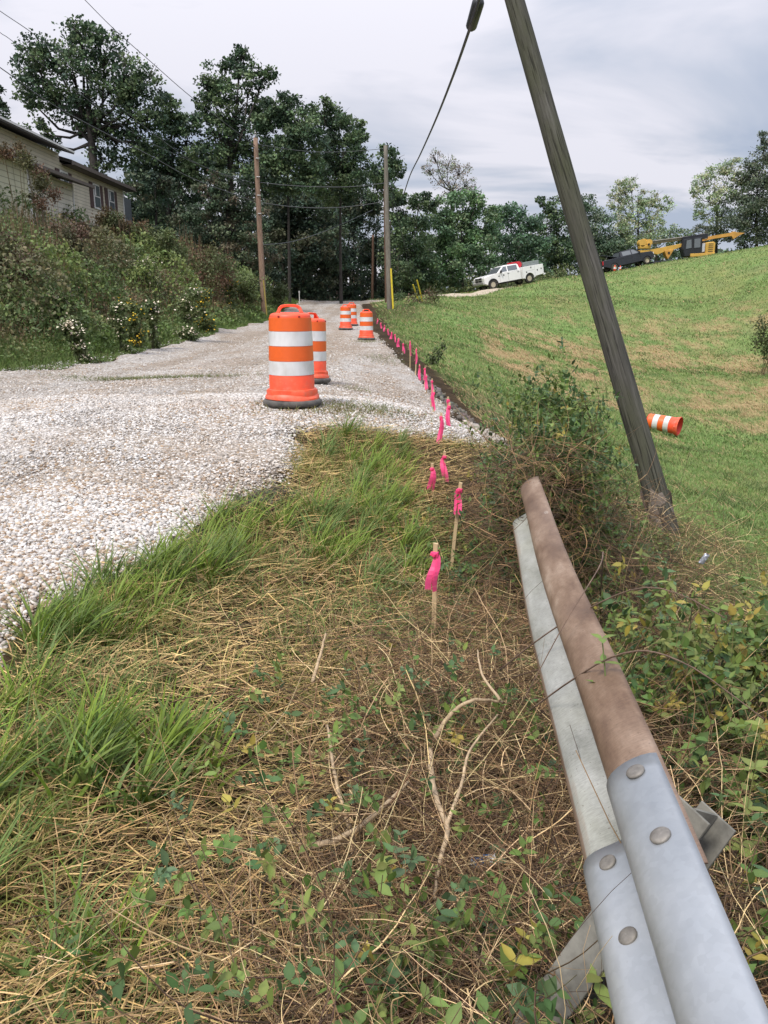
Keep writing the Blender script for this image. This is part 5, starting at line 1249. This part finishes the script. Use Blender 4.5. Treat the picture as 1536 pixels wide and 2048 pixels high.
clump('weed', 872, 705, 20.5, 22, 340, [(.045, .07, .03)], None, 'dark spindly weed among the grass beside the pink stakes', 'weed', .07, shape=(.8, .8, 1.3), ragged=.25, stemc=(.05, .05, .035))
clump('brush_pile', 850, 605, 49, 22, 500, [(.085, .06, .045), (.06, .07, .035)], None, 'brown cut brush at the foot of the yellow guy guards', 'brush pile', .12, shape=(1.6, 1.0, .5), ragged=.4)
clump('weed', 800, 598, 54, 14, 500, [(.06, .10, .045)], None, 'small leafy weed right of the grey pole foot', 'weed', .12, ragged=.35)

# ================================================================== FIELD GRASS
G = Geo()
def field(n, y0, y1, Ls, wd, ex=1.0):
    y = y0+(y1-y0)*rnd(n)**ex; x = xr(y)+.5 + (.54*y+1.2-xr(y))*rnd(n)
    if True:
        k = (x > xr(y)+.22+.6*vn(x, y, .7, 91)+.5*np.clip((12-y)/3, 0, 1)) & ((y > 8.5) | (x > 2.4)); x, y = x[k], y[k]
    P = np.stack([x, y, _raw(x, y)], -1); sm = straw_mask(x, y); isS = rnd(len(x)) < np.clip(sm*1.1+.06, 0, .85)
    g = np.array([(.095, .185, .05), (.115, .205, .06), (.08, .155, .045), (.14, .19, .075)])[RNG.integers(0, 4, len(x))]
    dk = (vn(x, y, .9, 92)*.6+vn(x, y, 2.3, 93)*.4 > .60)[:, None]; g = g*np.where(dk, .68, 1.08)
    eb = np.exp(-((x-1.95)/.75)**2-((y-13.2)/3.4)**2); isS = isS | (rnd(len(x)) < eb*.5)
    kk = rnd(len(x)) > eb*.75; x, y, P, isS, g = x[kk], y[kk], P[kk], isS[kk], g[kk]
    c = np.where(isS[:, None], np.array([.30, .24, .14]), g)
    az = rnd(len(x))*2*PI; az = np.where(isS, 2.6+RNG.normal(0, .5, len(x)), az)
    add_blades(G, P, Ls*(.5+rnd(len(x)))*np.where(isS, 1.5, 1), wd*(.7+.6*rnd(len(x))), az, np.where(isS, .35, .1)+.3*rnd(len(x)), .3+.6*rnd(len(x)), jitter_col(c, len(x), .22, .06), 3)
field(40000, 4.5, 10, .08, .005); field(60000, 9, 20, .09, .008); field(64000, 18, 38, .10, .014); field(52000, 35, 62, .12, .024); field(30000, 58, 92, .13, .04)
tag(G.build('meadow_grass', M_veg), kind='stuff')

# ================================================================== FOREGROUND
def near_road(x, y): return x-xr(y)
def rail_x(y): return .395+.088*y+.006*np.maximum(0, y-1.6)**2
# ---- A: thatch of straw lying on the ground
G = Geo()
def zone(x, y):
    """weights: green blades, straw, vines, leafy"""
    e_ = x-xr(y)
    green = np.exp(-((e_-.28)/.30)**2)*np.clip((8-y)/2, .5, 1) + .95*np.exp(-(((x+.22)/.50)**2+((y-5.7)/1.5)**2)) + .85*np.exp(-(((x+.25)/.55)**2+((y-3.8)/1.1)**2)) + .5*np.clip((1.75-y)/.4, 0, 1)*np.clip((-.35-x)/.2, 0, 1)
    vine = np.clip((x+.42-.18*(y-1.5))/.35, 0, 1)
    return np.clip(green, 0, 1), vine
n = 85000; y = .9+7.6*rnd(n)**1.5; x = xr(y)-.02 + (1.6-xr(y)+.35*(y-1))*rnd(n)
g_, v_ = zone(x, y); k = (rnd(n) < .16+.84*(1-v_)) & (x < .56*y+.6); x, y = x[k], y[k]; g_, v_ = g_[k], v_[k]
P = np.stack([x, y, _raw(x, y)+.005+.07*rnd(len(x))**1.5], -1)
tone = vn(x, y, 1.6, 101)[:, None]
strawc = np.array([.56, .43, .21])*(1-tone)+np.array([.38, .265, .125])*tone; strawc = strawc*np.where(rnd(len(x), 1) < .38, .38, 1.0); strawc = strawc*(1-v_[:, None]*.30)
az = rnd(len(x))*2*PI; az = np.where(rnd(len(x)) < .5, -.35+RNG.normal(0, .45, len(x)), az)
add_blades(G, P, .05+.17*rnd(len(x))**1.6, .0018+.0022*rnd(len(x)), az, .72+.3*rnd(len(x)), (rnd(len(x))-.45)*.5, jitter_col(strawc, len(x), .35, .08), 4)
tag(G.build('dry_grass_thatch', M_dry), kind='stuff')
# ---- B: green grass
G = Geo()
n = 80000; y = .9+7.8*rnd(n)**1.25; x = xr(y)-.06 + (1.3-xr(y)+.25*(y-1))*rnd(n)
g_, v_ = zone(x, y); k = (rnd(n) < (.12+.95*g_)*(1-.55*v_)*(.10+1.35*vn(x, y, 3.1, 103)**1.5)) & (x < .56*y+.4); x, y, g_ = x[k], y[k], g_[k]
P = np.stack([x, y, _raw(x, y)], -1); yl = (vn(x, y, 2.2, 104) > .55)[:, None]
c = np.where(yl, np.array([.15, .185, .05]), np.array([.09, .15, .04])); c = np.where(rnd(len(x), 1) < .24, np.array([.33, .27, .13]), c)
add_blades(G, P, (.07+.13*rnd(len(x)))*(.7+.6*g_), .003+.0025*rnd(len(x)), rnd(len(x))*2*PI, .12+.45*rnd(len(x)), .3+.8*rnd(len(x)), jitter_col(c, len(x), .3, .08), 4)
n = 26000; y = .9+4.6*rnd(n); x = rail_x(y)+.12+2.6*rnd(n); k = (x < .85*y+.9) & (rnd(n) < .25+.9*vn(x, y, 2.3, 106)); x, y = x[k], y[k]
P = np.stack([x, y, _raw(x, y)], -1); c = np.where(rnd(len(x), 1) < .45, np.array([.30, .25, .12]), np.array([.13, .19, .05]))
add_blades(G, P, .05+.12*rnd(len(x)), .003+.0025*rnd(len(x)), rnd(len(x))*2*PI, .2+.6*rnd(len(x)), .3+.7*rnd(len(x)), jitter_col(c, len(x), .3, .08), 4)
# broad long tufts leaning over the gravel edge
TU = []
for _ in range(64):
    yy = 1.5+3.3*random.random()**1.0; TU.append((float(xr(np.array([yy]))[0])+.0+.42*random.random()**1.5, yy))
NT = len(TU); TU += [(-1.02+.3*random.random(), 2.0+.4*random.random()) for _ in range(12)] + [(-.78+.2*random.random(), 2.05+.35*random.random()) for _ in range(8)]; NT2 = len(TU)
TU += [(-.62, 1.52), (-.72, 1.45)] + [(-.5+.7*random.random(), 4.2+3.0*random.random()) for _ in range(46)]
for ti_, (tx_, ty_) in enumerate(TU):
    bw_ = 1.7 if NT <= ti_ < NT2 else 1.0
    m_ = random.randint(26, 60) if bw_ == 1 else random.randint(14, 26); a_ = rnd(m_)*2*PI; rr = .05*np.sqrt(rnd(m_)); x = tx_+rr*np.cos(a_); y = ty_+rr*np.sin(a_)
    P = np.stack([x, y, _raw(x, y)-.01], -1); az = np.where(rnd(m_) < .55, .7+RNG.normal(0, .5, m_), a_)
    c = jitter_col((.105, .185, .032) if random.random() < .6 else (.08, .145, .045), m_, .25, .08)
    add_blades(G, P, .14+.19*rnd(m_), (.0045+.0045*rnd(m_))*bw_, az, .08+.3*rnd(m_), .25+.55*rnd(m_), c, 6, tipcol=c*np.array([1.15, 1.05, .9]))
tag(G.build('roadside_grass', M_veg), kind='stuff')
# ---- C: tangle of dead vines and stems
G = Geo()
def vines(n, y0, y1, xf0, xf1, hmax, Lrange, rr_, cols, turn=.35, dens=None, flat=.5, k=9, ex=1.4):
    y = y0+(y1-y0)*rnd(n*2)**ex; x = xf0(y)+(xf1(y)-xf0(y))*rnd(n*2)
    if dens is not None: kp = rnd(len(x)) < dens(x, y); x, y = x[kp], y[kp]
    x, y = x[:n], y[:n]; m_ = len(x); P = np.stack([x, y, _raw(x, y)+hmax*rnd(m_)**1.6], -1)
    a = rnd(m_)*2*PI; d = np.stack([np.cos(a), np.sin(a), (rnd(m_)-.35)*flat], -1)
    Ls = Lrange[0]+(Lrange[1]-Lrange[0])*rnd(m_)**1.6
    pa = walk(P, d, Ls/(k-1), k, turn, .03, True, .01)
    c = np.array(cols)[RNG.integers(0, len(cols), m_)]
    add_stems(G, pa, rr_[0]+(rr_[1]-rr_[0])*rnd(m_)**2.5, jitter_col(c, m_, .3, .06), .5); return pa
VC = [(.30, .20, .11), (.17, .11, .065), (.10, .068, .045), (.52, .40, .24), (.06, .04, .03)]
vden = lambda x, y: np.clip(.12+.9*zone(x, y)[1], 0, 1)*(.45+.8*vn(x, y, 1.3, 111))
vines(10500, .95, 4.2, lambda y: -.75+0*y, lambda y: rail_x(y)+.25, .26, (.08, .50), (.0006, .0022), [VC[0], VC[0], VC[1], VC[1], VC[2], VC[2], VC[4], VC[3]], .28, vden)
vines(4800, 1.0, 3.0, lambda y: -.2+0*y, lambda y: rail_x(y)+.5, .30, (.1, .6), (.0008, .0028), VC[1:], .38, None, .9)
vines(3400, 2.8, 7.5, lambda y: .0+0*y, lambda y: rail_x(y)+.4, .09, (.08, .35), (.0007, .0018), VC[1:3]+VC[4:]+VC[:1], .38, None, .7)
vines(170, 1.2, 3.0, lambda y: -.45+0*y, lambda y: rail_x(y)-.05, .14, (.3, .8), (.0016, .0036), [(.36, .27, .17), (.42, .33, .21)], .20, None, .5, 12)
vines(3600, 2.2, 8.0, lambda y: rail_x(y)+.05, lambda y: rail_x(y)+.9+.2*y, .40, (.2, .7), (.0012, .0030), VC[1:], .35, None, .9)
vines(1600, 1.0, 3.0, lambda y: rail_x(y)+.1, lambda y: rail_x(y)+1.3, .35, (.2, .7), (.0010, .0030), VC, .35, None, .8)
# mound of brambles wrapped round the far end of the rail
vines(3400, 3.7, 5.8, lambda y: .66+0*y, lambda y: 1.6+0*y, .85, (.2, .6), (.0009, .0024), VC[1:3]+[(.09, .065, .05), (.06, .045, .035)], .4, None, 1.2, ex=1.0)
def around_end(n):
    P = np.stack([.60+.42*rnd(n), 3.72+.55*rnd(n), .15+.65*rnd(n)], -1); a = rnd(n)*2*PI
    pa = walk(P, np.stack([np.cos(a), np.sin(a), (rnd(n)-.3)*1.2], -1), (.12+.35*rnd(n))/8, 9, .42, .03, True, .01)
    add_stems(G, pa, .0009+.0017*rnd(n)**2, jitter_col(np.array(VC[:3]+VC[4:])[RNG.integers(0, 4, n)], n, .3, .06), .5)
around_end(600)
tag(G.build('dead_vine_tangle', M_dry), kind='stuff')
# ---- D: small leafy creepers over the tangle
G = Geo()
LC = np.array([(.075, .14, .038), (.10, .165, .045), (.048, .10, .038), (.12, .17, .05), (.22, .21, .05), (.065, .125, .06)])
def sprigs(n, y0, y1, xf0, xf1, hlo, hhi, ls, dens=None, ex=1.3, npair=(2, 5), prob=(.26, .26, .2, .14, .04, .10), G_=None):
    y = y0+(y1-y0)*rnd(n*3)**ex; x = xf0(y)+(xf1(y)-xf0(y))*rnd(n*3)
    if dens is not None: kp = rnd(len(x)) < dens(x, y); x, y = x[kp], y[kp]
    x, y = x[:n], y[:n]; m_ = len(x); hh = hlo+(hhi-hlo)*rnd(m_)**1.4
    P = np.stack([x, y, _raw(x, y)+hh], -1); a = rnd(m_)*2*PI; d = unit(np.stack([np.cos(a), np.sin(a), .3+1.1*rnd(m_)], -1))
    K_ = npair[1]; pa = walk(P, d, ls*.55, K_+1, .25, .08)
    sc_ = (G_ or G); add_stems(sc_, pa, np.full(m_, .0011), jitter_col((.12, .13, .06), m_, .3), .6)
    ci = RNG.choice(len(LC), m_, p=prob)
    npz = RNG.integers(npair[0], npair[1]+1, m_)
    for j in range(1, K_+1):
        kp = npz >= j
        if not kp.any(): continue
        Q = pa[kp, j]; tg = unit(pa[kp, j]-pa[kp, j-1]); s_ = unit(np.cross(tg, np.array([0, 0, 1.])+.3*(rnd(len(Q), 3)-.5))); rot = (j % 2)*PI/2
        s2 = unit(np.cross(tg, s_)); sv = s_*math.cos(rot)+s2*math.sin(rot)
        for sg in (-1, 1):
            dr = unit(tg*.55+sv*sg+np.array([0, 0, .15])+.35*(rnd(len(Q), 3)-.5)); sz = ls*(.65+.7*rnd(len(Q)))*(1-.08*j)
            add_leaves(sc_, Q, sz, jitter_col(LC[ci[kp]], len(Q), .25, .08), up=1.2, wide=.62, detail=True, dirs=dr)
ld = lambda x, y: (.2+1.2*vn(x, y, 1.9, 121)**1.5)
sprigs(230, 1.0, 2.8, lambda y: -.5+0*y, lambda y: rail_x(y)-.02, .13, .34, .038, ld)
sprigs(120, .95, 1.6, lambda y: -.1+0*y, lambda y: rail_x(y)-.05, .12, .34, .046, None)
sprigs(70, 1.0, 1.6, lambda y: -.8+0*y, lambda y: 0*y, .02, .12, .030, None)
sprigs(1700, 2.4, 5.8, lambda y: -.05+0*y, lambda y: rail_x(y)+.05, .0, .12, .026, ld, 1.0)
sprigs(560, .9, 4.6, lambda y: rail_x(y)+.08, lambda y: rail_x(y)+1.5, .05, .42, .040, ld, 1.0)
tag(G.build('leafy_creeper', M_veg), kind='stuff')

# ---- E: individual bushes around the rail
def bush(name, loc, size, n, label, ls=.032, prob=(.30, .22, .26, .08, .03, .11), stemn=60, cat='bush', npair=(2, 4)):
    global RNG
    cx0, cy0 = loc; z0 = hgt(cx0, cy0); root = empty(name, (cx0, cy0, z0)); sx_, sy_, h0, h1 = size
    nb = max(5, n//26); cb = np.stack([(RNG.normal(0, .5, nb))*sx_, RNG.normal(0, .5, nb)*sy_, h0+(h1-h0)*rnd(nb)], -1)
    hrel = (cb[:, 2]-h0)/(h1-h0+1e-6); cb[:, :2] *= (1.15-.6*hrel)[:, None]
    cb[:, 2] += _raw(cb[:, 0]+cx0, cb[:, 1]+cy0)-z0
    P = cb[RNG.integers(0, nb, n)]+RNG.normal(0, .19, (n, 3))*np.array([sx_, sy_, .8*(h1-h0)])*1.2
    G1 = Geo(); G2 = Geo()
    a = rnd(n)*2*PI; d = unit(np.stack([np.cos(a), np.sin(a), .2+1.2*rnd(n)], -1)); K_ = npair[1]
    pa = walk(P, d, ls*.6, K_+1, .25, .05); add_stems(G2, pa, np.full(n, .0012), jitter_col((.12, .12, .06), n, .3), .6)
    ci = RNG.choice(len(LC), n, p=prob); npz = RNG.integers(npair[0], K_+1, n)
    for j in range(1, K_+1):
        kp = npz >= j; Q = pa[kp, j]; tg = unit(pa[kp, j]-pa[kp, j-1]); s_ = unit(np.cross(tg, np.array([0, 0, 1.])+.3*(rnd(len(Q), 3)-.5))); s2 = unit(np.cross(tg, s_)); rot = (j % 2)*PI/2; sv = s_*math.cos(rot)+s2*math.sin(rot)
        for sg in (-1, 1):
            add_leaves(G1, Q, ls*(.65+.7*rnd(len(Q))), jitter_col(LC[ci[kp]]*.9, len(Q), .28, .08), up=1.2, wide=.62, detail=True, dirs=unit(tg*.55+sv*sg+.35*(rnd(len(Q), 3)-.5)))
    e_ = cb[RNG.integers(0, nb, stemn)]; s0 = np.stack([RNG.normal(0, .25, stemn)*sx_, RNG.normal(0, .25, stemn)*sy_, np.zeros(stemn)], -1); s0[:, 2] = _raw(s0[:, 0]+cx0, s0[:, 1]+cy0)-z0-.02
    m1 = s0*.5+e_*.5+(rnd(stemn, 3)-.5)*.15; m0 = s0*.75+m1*.25+(rnd(stemn, 3)-.5)*.04; m2 = m1*.5+e_*.5+(rnd(stemn, 3)-.5)*.10+np.array([0, 0, .04]); 
    e2 = e_+(e_-m1)*.25+(rnd(stemn, 3)-.5)*.1
    add_stems(G2, np.stack([s0, m0, m1, m2, e_, e2], 1), .0022+.003*rnd(stemn), jitter_col((.13, .09, .065), stemn, .35), .4)
    G1.build('foliage', M_veg, root); G2.build('stem', M_dry, root); tag(root, label, cat); return root
bush('bramble_bush', (1.22, 5.6), (.42, .6, .15, 1.10), 2800, 'dense green bramble heap over the far end of the guardrail', .036)
bush('bramble_bush', (1.75, 6.0), (.4, .6, .02, .35), 700, 'loose bramble mound between the guardrail end and the leaning pole', .036)
bush('bramble_bush', (1.00, 4.4), (.34, .3, .20, 1.0), 1900, 'leafy bramble patch touching the rusty beam just beyond its end', .034)
bush('bramble_bush', (.85, 4.75), (.2, .3, .20, .85), 420, 'sparse brown stemmed bramble left of the guardrail end', .030, (.2, .15, .35, .1, .05, .15), 170)
bush('leafy_bush', (1.25, 2.8), (.55, .85, .05, .68), 760, 'yellow green leafy bush hugging the right side of the rusty beam', .042, (.15, .25, .15, .25, .12, .08), 90)
bush('leafy_bush', (1.85, 3.25), (.45, .45, .10, .80), 300, 'leafy bush around the dark bent steel post', .046, (.2, .25, .25, .15, .08, .07), 70)
bush('leafy_bush', (1.40, 2.0), (.45, .55, .08, .50), 240, 'low leafy weeds at the right edge beside the rusty beam', .040, (.3, .3, .2, .1, .03, .07), 60)
bush('leafy_bush', (1.0, 1.35), (.18, .3, .10, .48), 120, 'green sprigs at the right of the bright galvanised beam', .040, (.3, .3, .25, .08, .0, .07), 40)
bush('bramble_bush', (2.35, 6.9), (.4, .3, .0, .12), 200, 'low bramble at the foot of the leaning pole', .036)
# broad leaved single plants
def rosette(loc, h, ls, nl, label, col=1):
    z0 = hgt(*loc) if len(loc) == 2 else loc[2]; root = empty('broadleaf_sprout', (loc[0], loc[1], z0)); G1 = Geo(); G2 = Geo()
    pa = walk(np.array([[0, 0, 0.]]), np.array([[.1, .0, 1.]]), h/5, 6, .12, 0); add_stems(G2, pa, np.array([.0025]), jitter_col((.14, .16, .06), 1, .2), .6)
    for j in range(2, 6):
        m_ = nl; a = np.arange(m_)*2*PI/m_+j*.9; d = np.stack([np.cos(a), np.sin(a), np.full(m_, .35)], -1)
        add_leaves(G1, np.repeat(pa[0, j][None], m_, 0), ls*(.8+.4*rnd(m_))*(1.1-.08*j), jitter_col(LC[col], m_, .15, .05), up=1.5, wide=.55, detail=True, dirs=d)
    G1.build('foliage', M_veg, root); G2.build('stem', M_dry, root); tag(root, label, 'plant'); return root
def fly(px, py, Y): p = at(px, py, Y); return (p.x, p.y, p.z)
p = fly(1215, 1330, 1.62)
rosette((p[0], p[1], CZ-1.0), .27, .050, 3, 'green sprout poking up over the middle of the rusty beam', 1)
rosette((.98, 1.95), .62, .06, 4, 'bright star-shaped sprout right of the guardrail', 3)
rosette((1.38, 1.75), .55, .065, 4, 'bright upright sprout near the right frame edge', 1)
rosette((1.62, 3.0), .75, .07, 4, 'large leaved sprout before the bent steel post', 1)
rosette((.22, 1.55), .30, .055, 4, 'green sprout beside the blue and white wrapper', 0)
# sparse weeds growing through the gravel
G = Geo()
for (cx0, cy0, sx_, sy_, n) in ((-3.9, 12.9, .55, .10, 700), (-3.4, 13.2, .7, .08, 600), (-.62, 8.05, .35, .25, 900), (-.15, 8.3, .3, .2, 600), (-.45, 11.8, .15, .2, 120), (-5.2, 13.4, .3, .1, 150), (.0, 20, .3, .8, 500), (-.55, 26.6, .25, .3, 400)):
    x = cx0+RNG.normal(0, 1, n)*sx_; y = cy0+RNG.normal(0, 1, n)*sy_; P = np.stack([x, y, _raw(x, y)+.02], -1)
    add_blades(G, P, .04+.08*rnd(n), .006, rnd(n)*2*PI, .2+.5*rnd(n), .3+.5*rnd(n), jitter_col((.10, .13, .05) if n != 900 else (.13, .14, .06), n, .35), 3)
tag(G.build('gravel_weeds', M_veg), kind='stuff')
# dark clods along the broken edge of the gravel
def clods(name, pts, smin, smax, n, col):
    G = Geo(); cube = np.array([(-1, -1, -1), (1, -1, -1), (1, 1, -1), (-1, 1, -1), (-1, -1, 1), (1, -1, 1), (1, 1, 1), (-1, 1, 1)], float)*.5
    i = RNG.integers(0, len(pts)-1, n); s = rnd(n, 1); pa = np.array(pts); xy = pa[i]*(1-s)+pa[i+1]*s+RNG.normal(0, .055, (n, 2))
    z = _raw(xy[:, 0], xy[:, 1]); sz = smin+(smax-smin)*rnd(n, 1, 1)**2
    V = cube[None]*(1+(rnd(n, 8, 3)-.5)*.8)*sz + np.stack([xy[:, 0], xy[:, 1], z+.03*rnd(n)], -1)[:, None]
    G.add(V, [(0, 3, 2, 1), (4, 5, 6, 7), (0, 1, 5, 4), (1, 2, 6, 5), (2, 3, 7, 6), (3, 0, 4, 7)], jitter_col(col, n, .4)); tag(G.build(name, M_stone), kind='stuff')
clods('soil_clods', [(-1.08, 4.05), (-.98, 4.5), (-.86, 5.0), (-.70, 5.35)], .015, .06, 1500, (.05, .045, .036))
clods('asphalt_crumbs', [(.78, 17.8), (1.0, 15.5), (1.2, 13.8), (1.35, 12.5)], .02, .09, 260, (.13, .12, .105))
# thick dead branches
def branch(pts, r, label, col=(.30, .22, .15)):
    root_p = Vector(pts[0]); P = [Vector(q_) for q_ in pts]
    out_ = []
    for i in range(len(P)-1):
        a0, a1, a2, a3 = P[max(0, i-1)], P[i], P[i+1], P[min(len(P)-1, i+2)]
        for k in range(6):
            s = k/6; out_.append(.5*((2*a1)+(a2-a0)*s+(2*a0-5*a1+4*a2-a3)*s*s+(3*a1-a0-3*a2+a3)*s**3))
    out_.append(P[-1]); n_p = len(out_)
    bm = bmesh.new(); add_tube(bm, [q_-root_p+Vector((random.uniform(-1, 1), random.uniform(-1, 1), random.uniform(-1, 1)))*r*.25 for q_ in out_], [1.35*r*(1-.55*i/n_p) for i in range(n_p)], 7)
    o = bm_obj('dead_branch', bm, M_branch if r > .0035 else M_cane, None, smooth=True); o.location = root_p; tag(o, label, 'branch', None); return o
M_cane = simple('dark_cane', (.13, .085, .06), .8, var=.35, scale=30, bmp=.3)
M_branch = simple('dead_branch', (.40, .30, .19), .85, var=.35, scale=30, bmp=.3)
def bpt(px, py, h):
    h = h+.12                       # point h above the ground on that line of sight
    lo, hi = .5, 14
    for _ in range(40):
        mid = (lo+hi)/2; q_ = at(px, py, mid)
        if q_.z > hgt(q_.x, mid)+h: lo = mid
        else: hi = mid
    return at(px, py, lo)
branch([bpt(600, 1700, .06), bpt(690, 1672, .10), bpt(760, 1620, .13), bpt(815, 1565, .14)], .0075, 'reddish brown fallen branch pointing up to the right through the dry stems')
branch([bpt(700, 1655, .04), bpt(672, 1560, .08), bpt(655, 1450, .10)], .006, 'grey brown upright twig crossing the fallen branch')
branch([bpt(868, 1480, .12), bpt(905, 1425, .20), bpt(950, 1400, .26), bpt(1005, 1405, .22)], .0065, 'pale arching woody vine in the middle of the tangle')
branch([bpt(860, 1500, .10), bpt(868, 1580, .14), bpt(895, 1660, .16), bpt(880, 1720, .12), bpt(868, 1800, .08)], .0075, 'pale thick woody vine running down through the tangle')
branch([bpt(1000, 1400, .24), bpt(965, 1350, .26), bpt(955, 1300, .28)], .004, 'thin pale fork of the arching vine')
branch([bpt(893, 1655, .16), bpt(925, 1560, .20), bpt(940, 1500, .22), bpt(995, 1430, .22)], .0045, 'slim pale vine curving beside the thick woody one')
branch([bpt(625, 1365, .02), bpt(640, 1310, .10), bpt(652, 1265, .18)], .006, 'short brown stalk standing in the straw')
branch([bpt(1000, 1340, .35), bpt(1120, 1250, .62), (0.66, 1.9, .80), (.80, 1.75, .78)], .002, 'thin dark bramble cane lying across both beams')
branch([bpt(1060, 1420, .45), (.50, 1.62, .74), (.60, 1.50, .79), (.75, 1.42, .70)], .0018, 'thin reddish cane arching over the beam nearer the splice')
branch([(.72, 2.5, .55), (.66, 2.3, .76), (.58, 2.05, .80), (.46, 1.9, .70), (.35, 1.85, .5)], .0018, 'brown bramble cane looping over the rusty beam farther up')
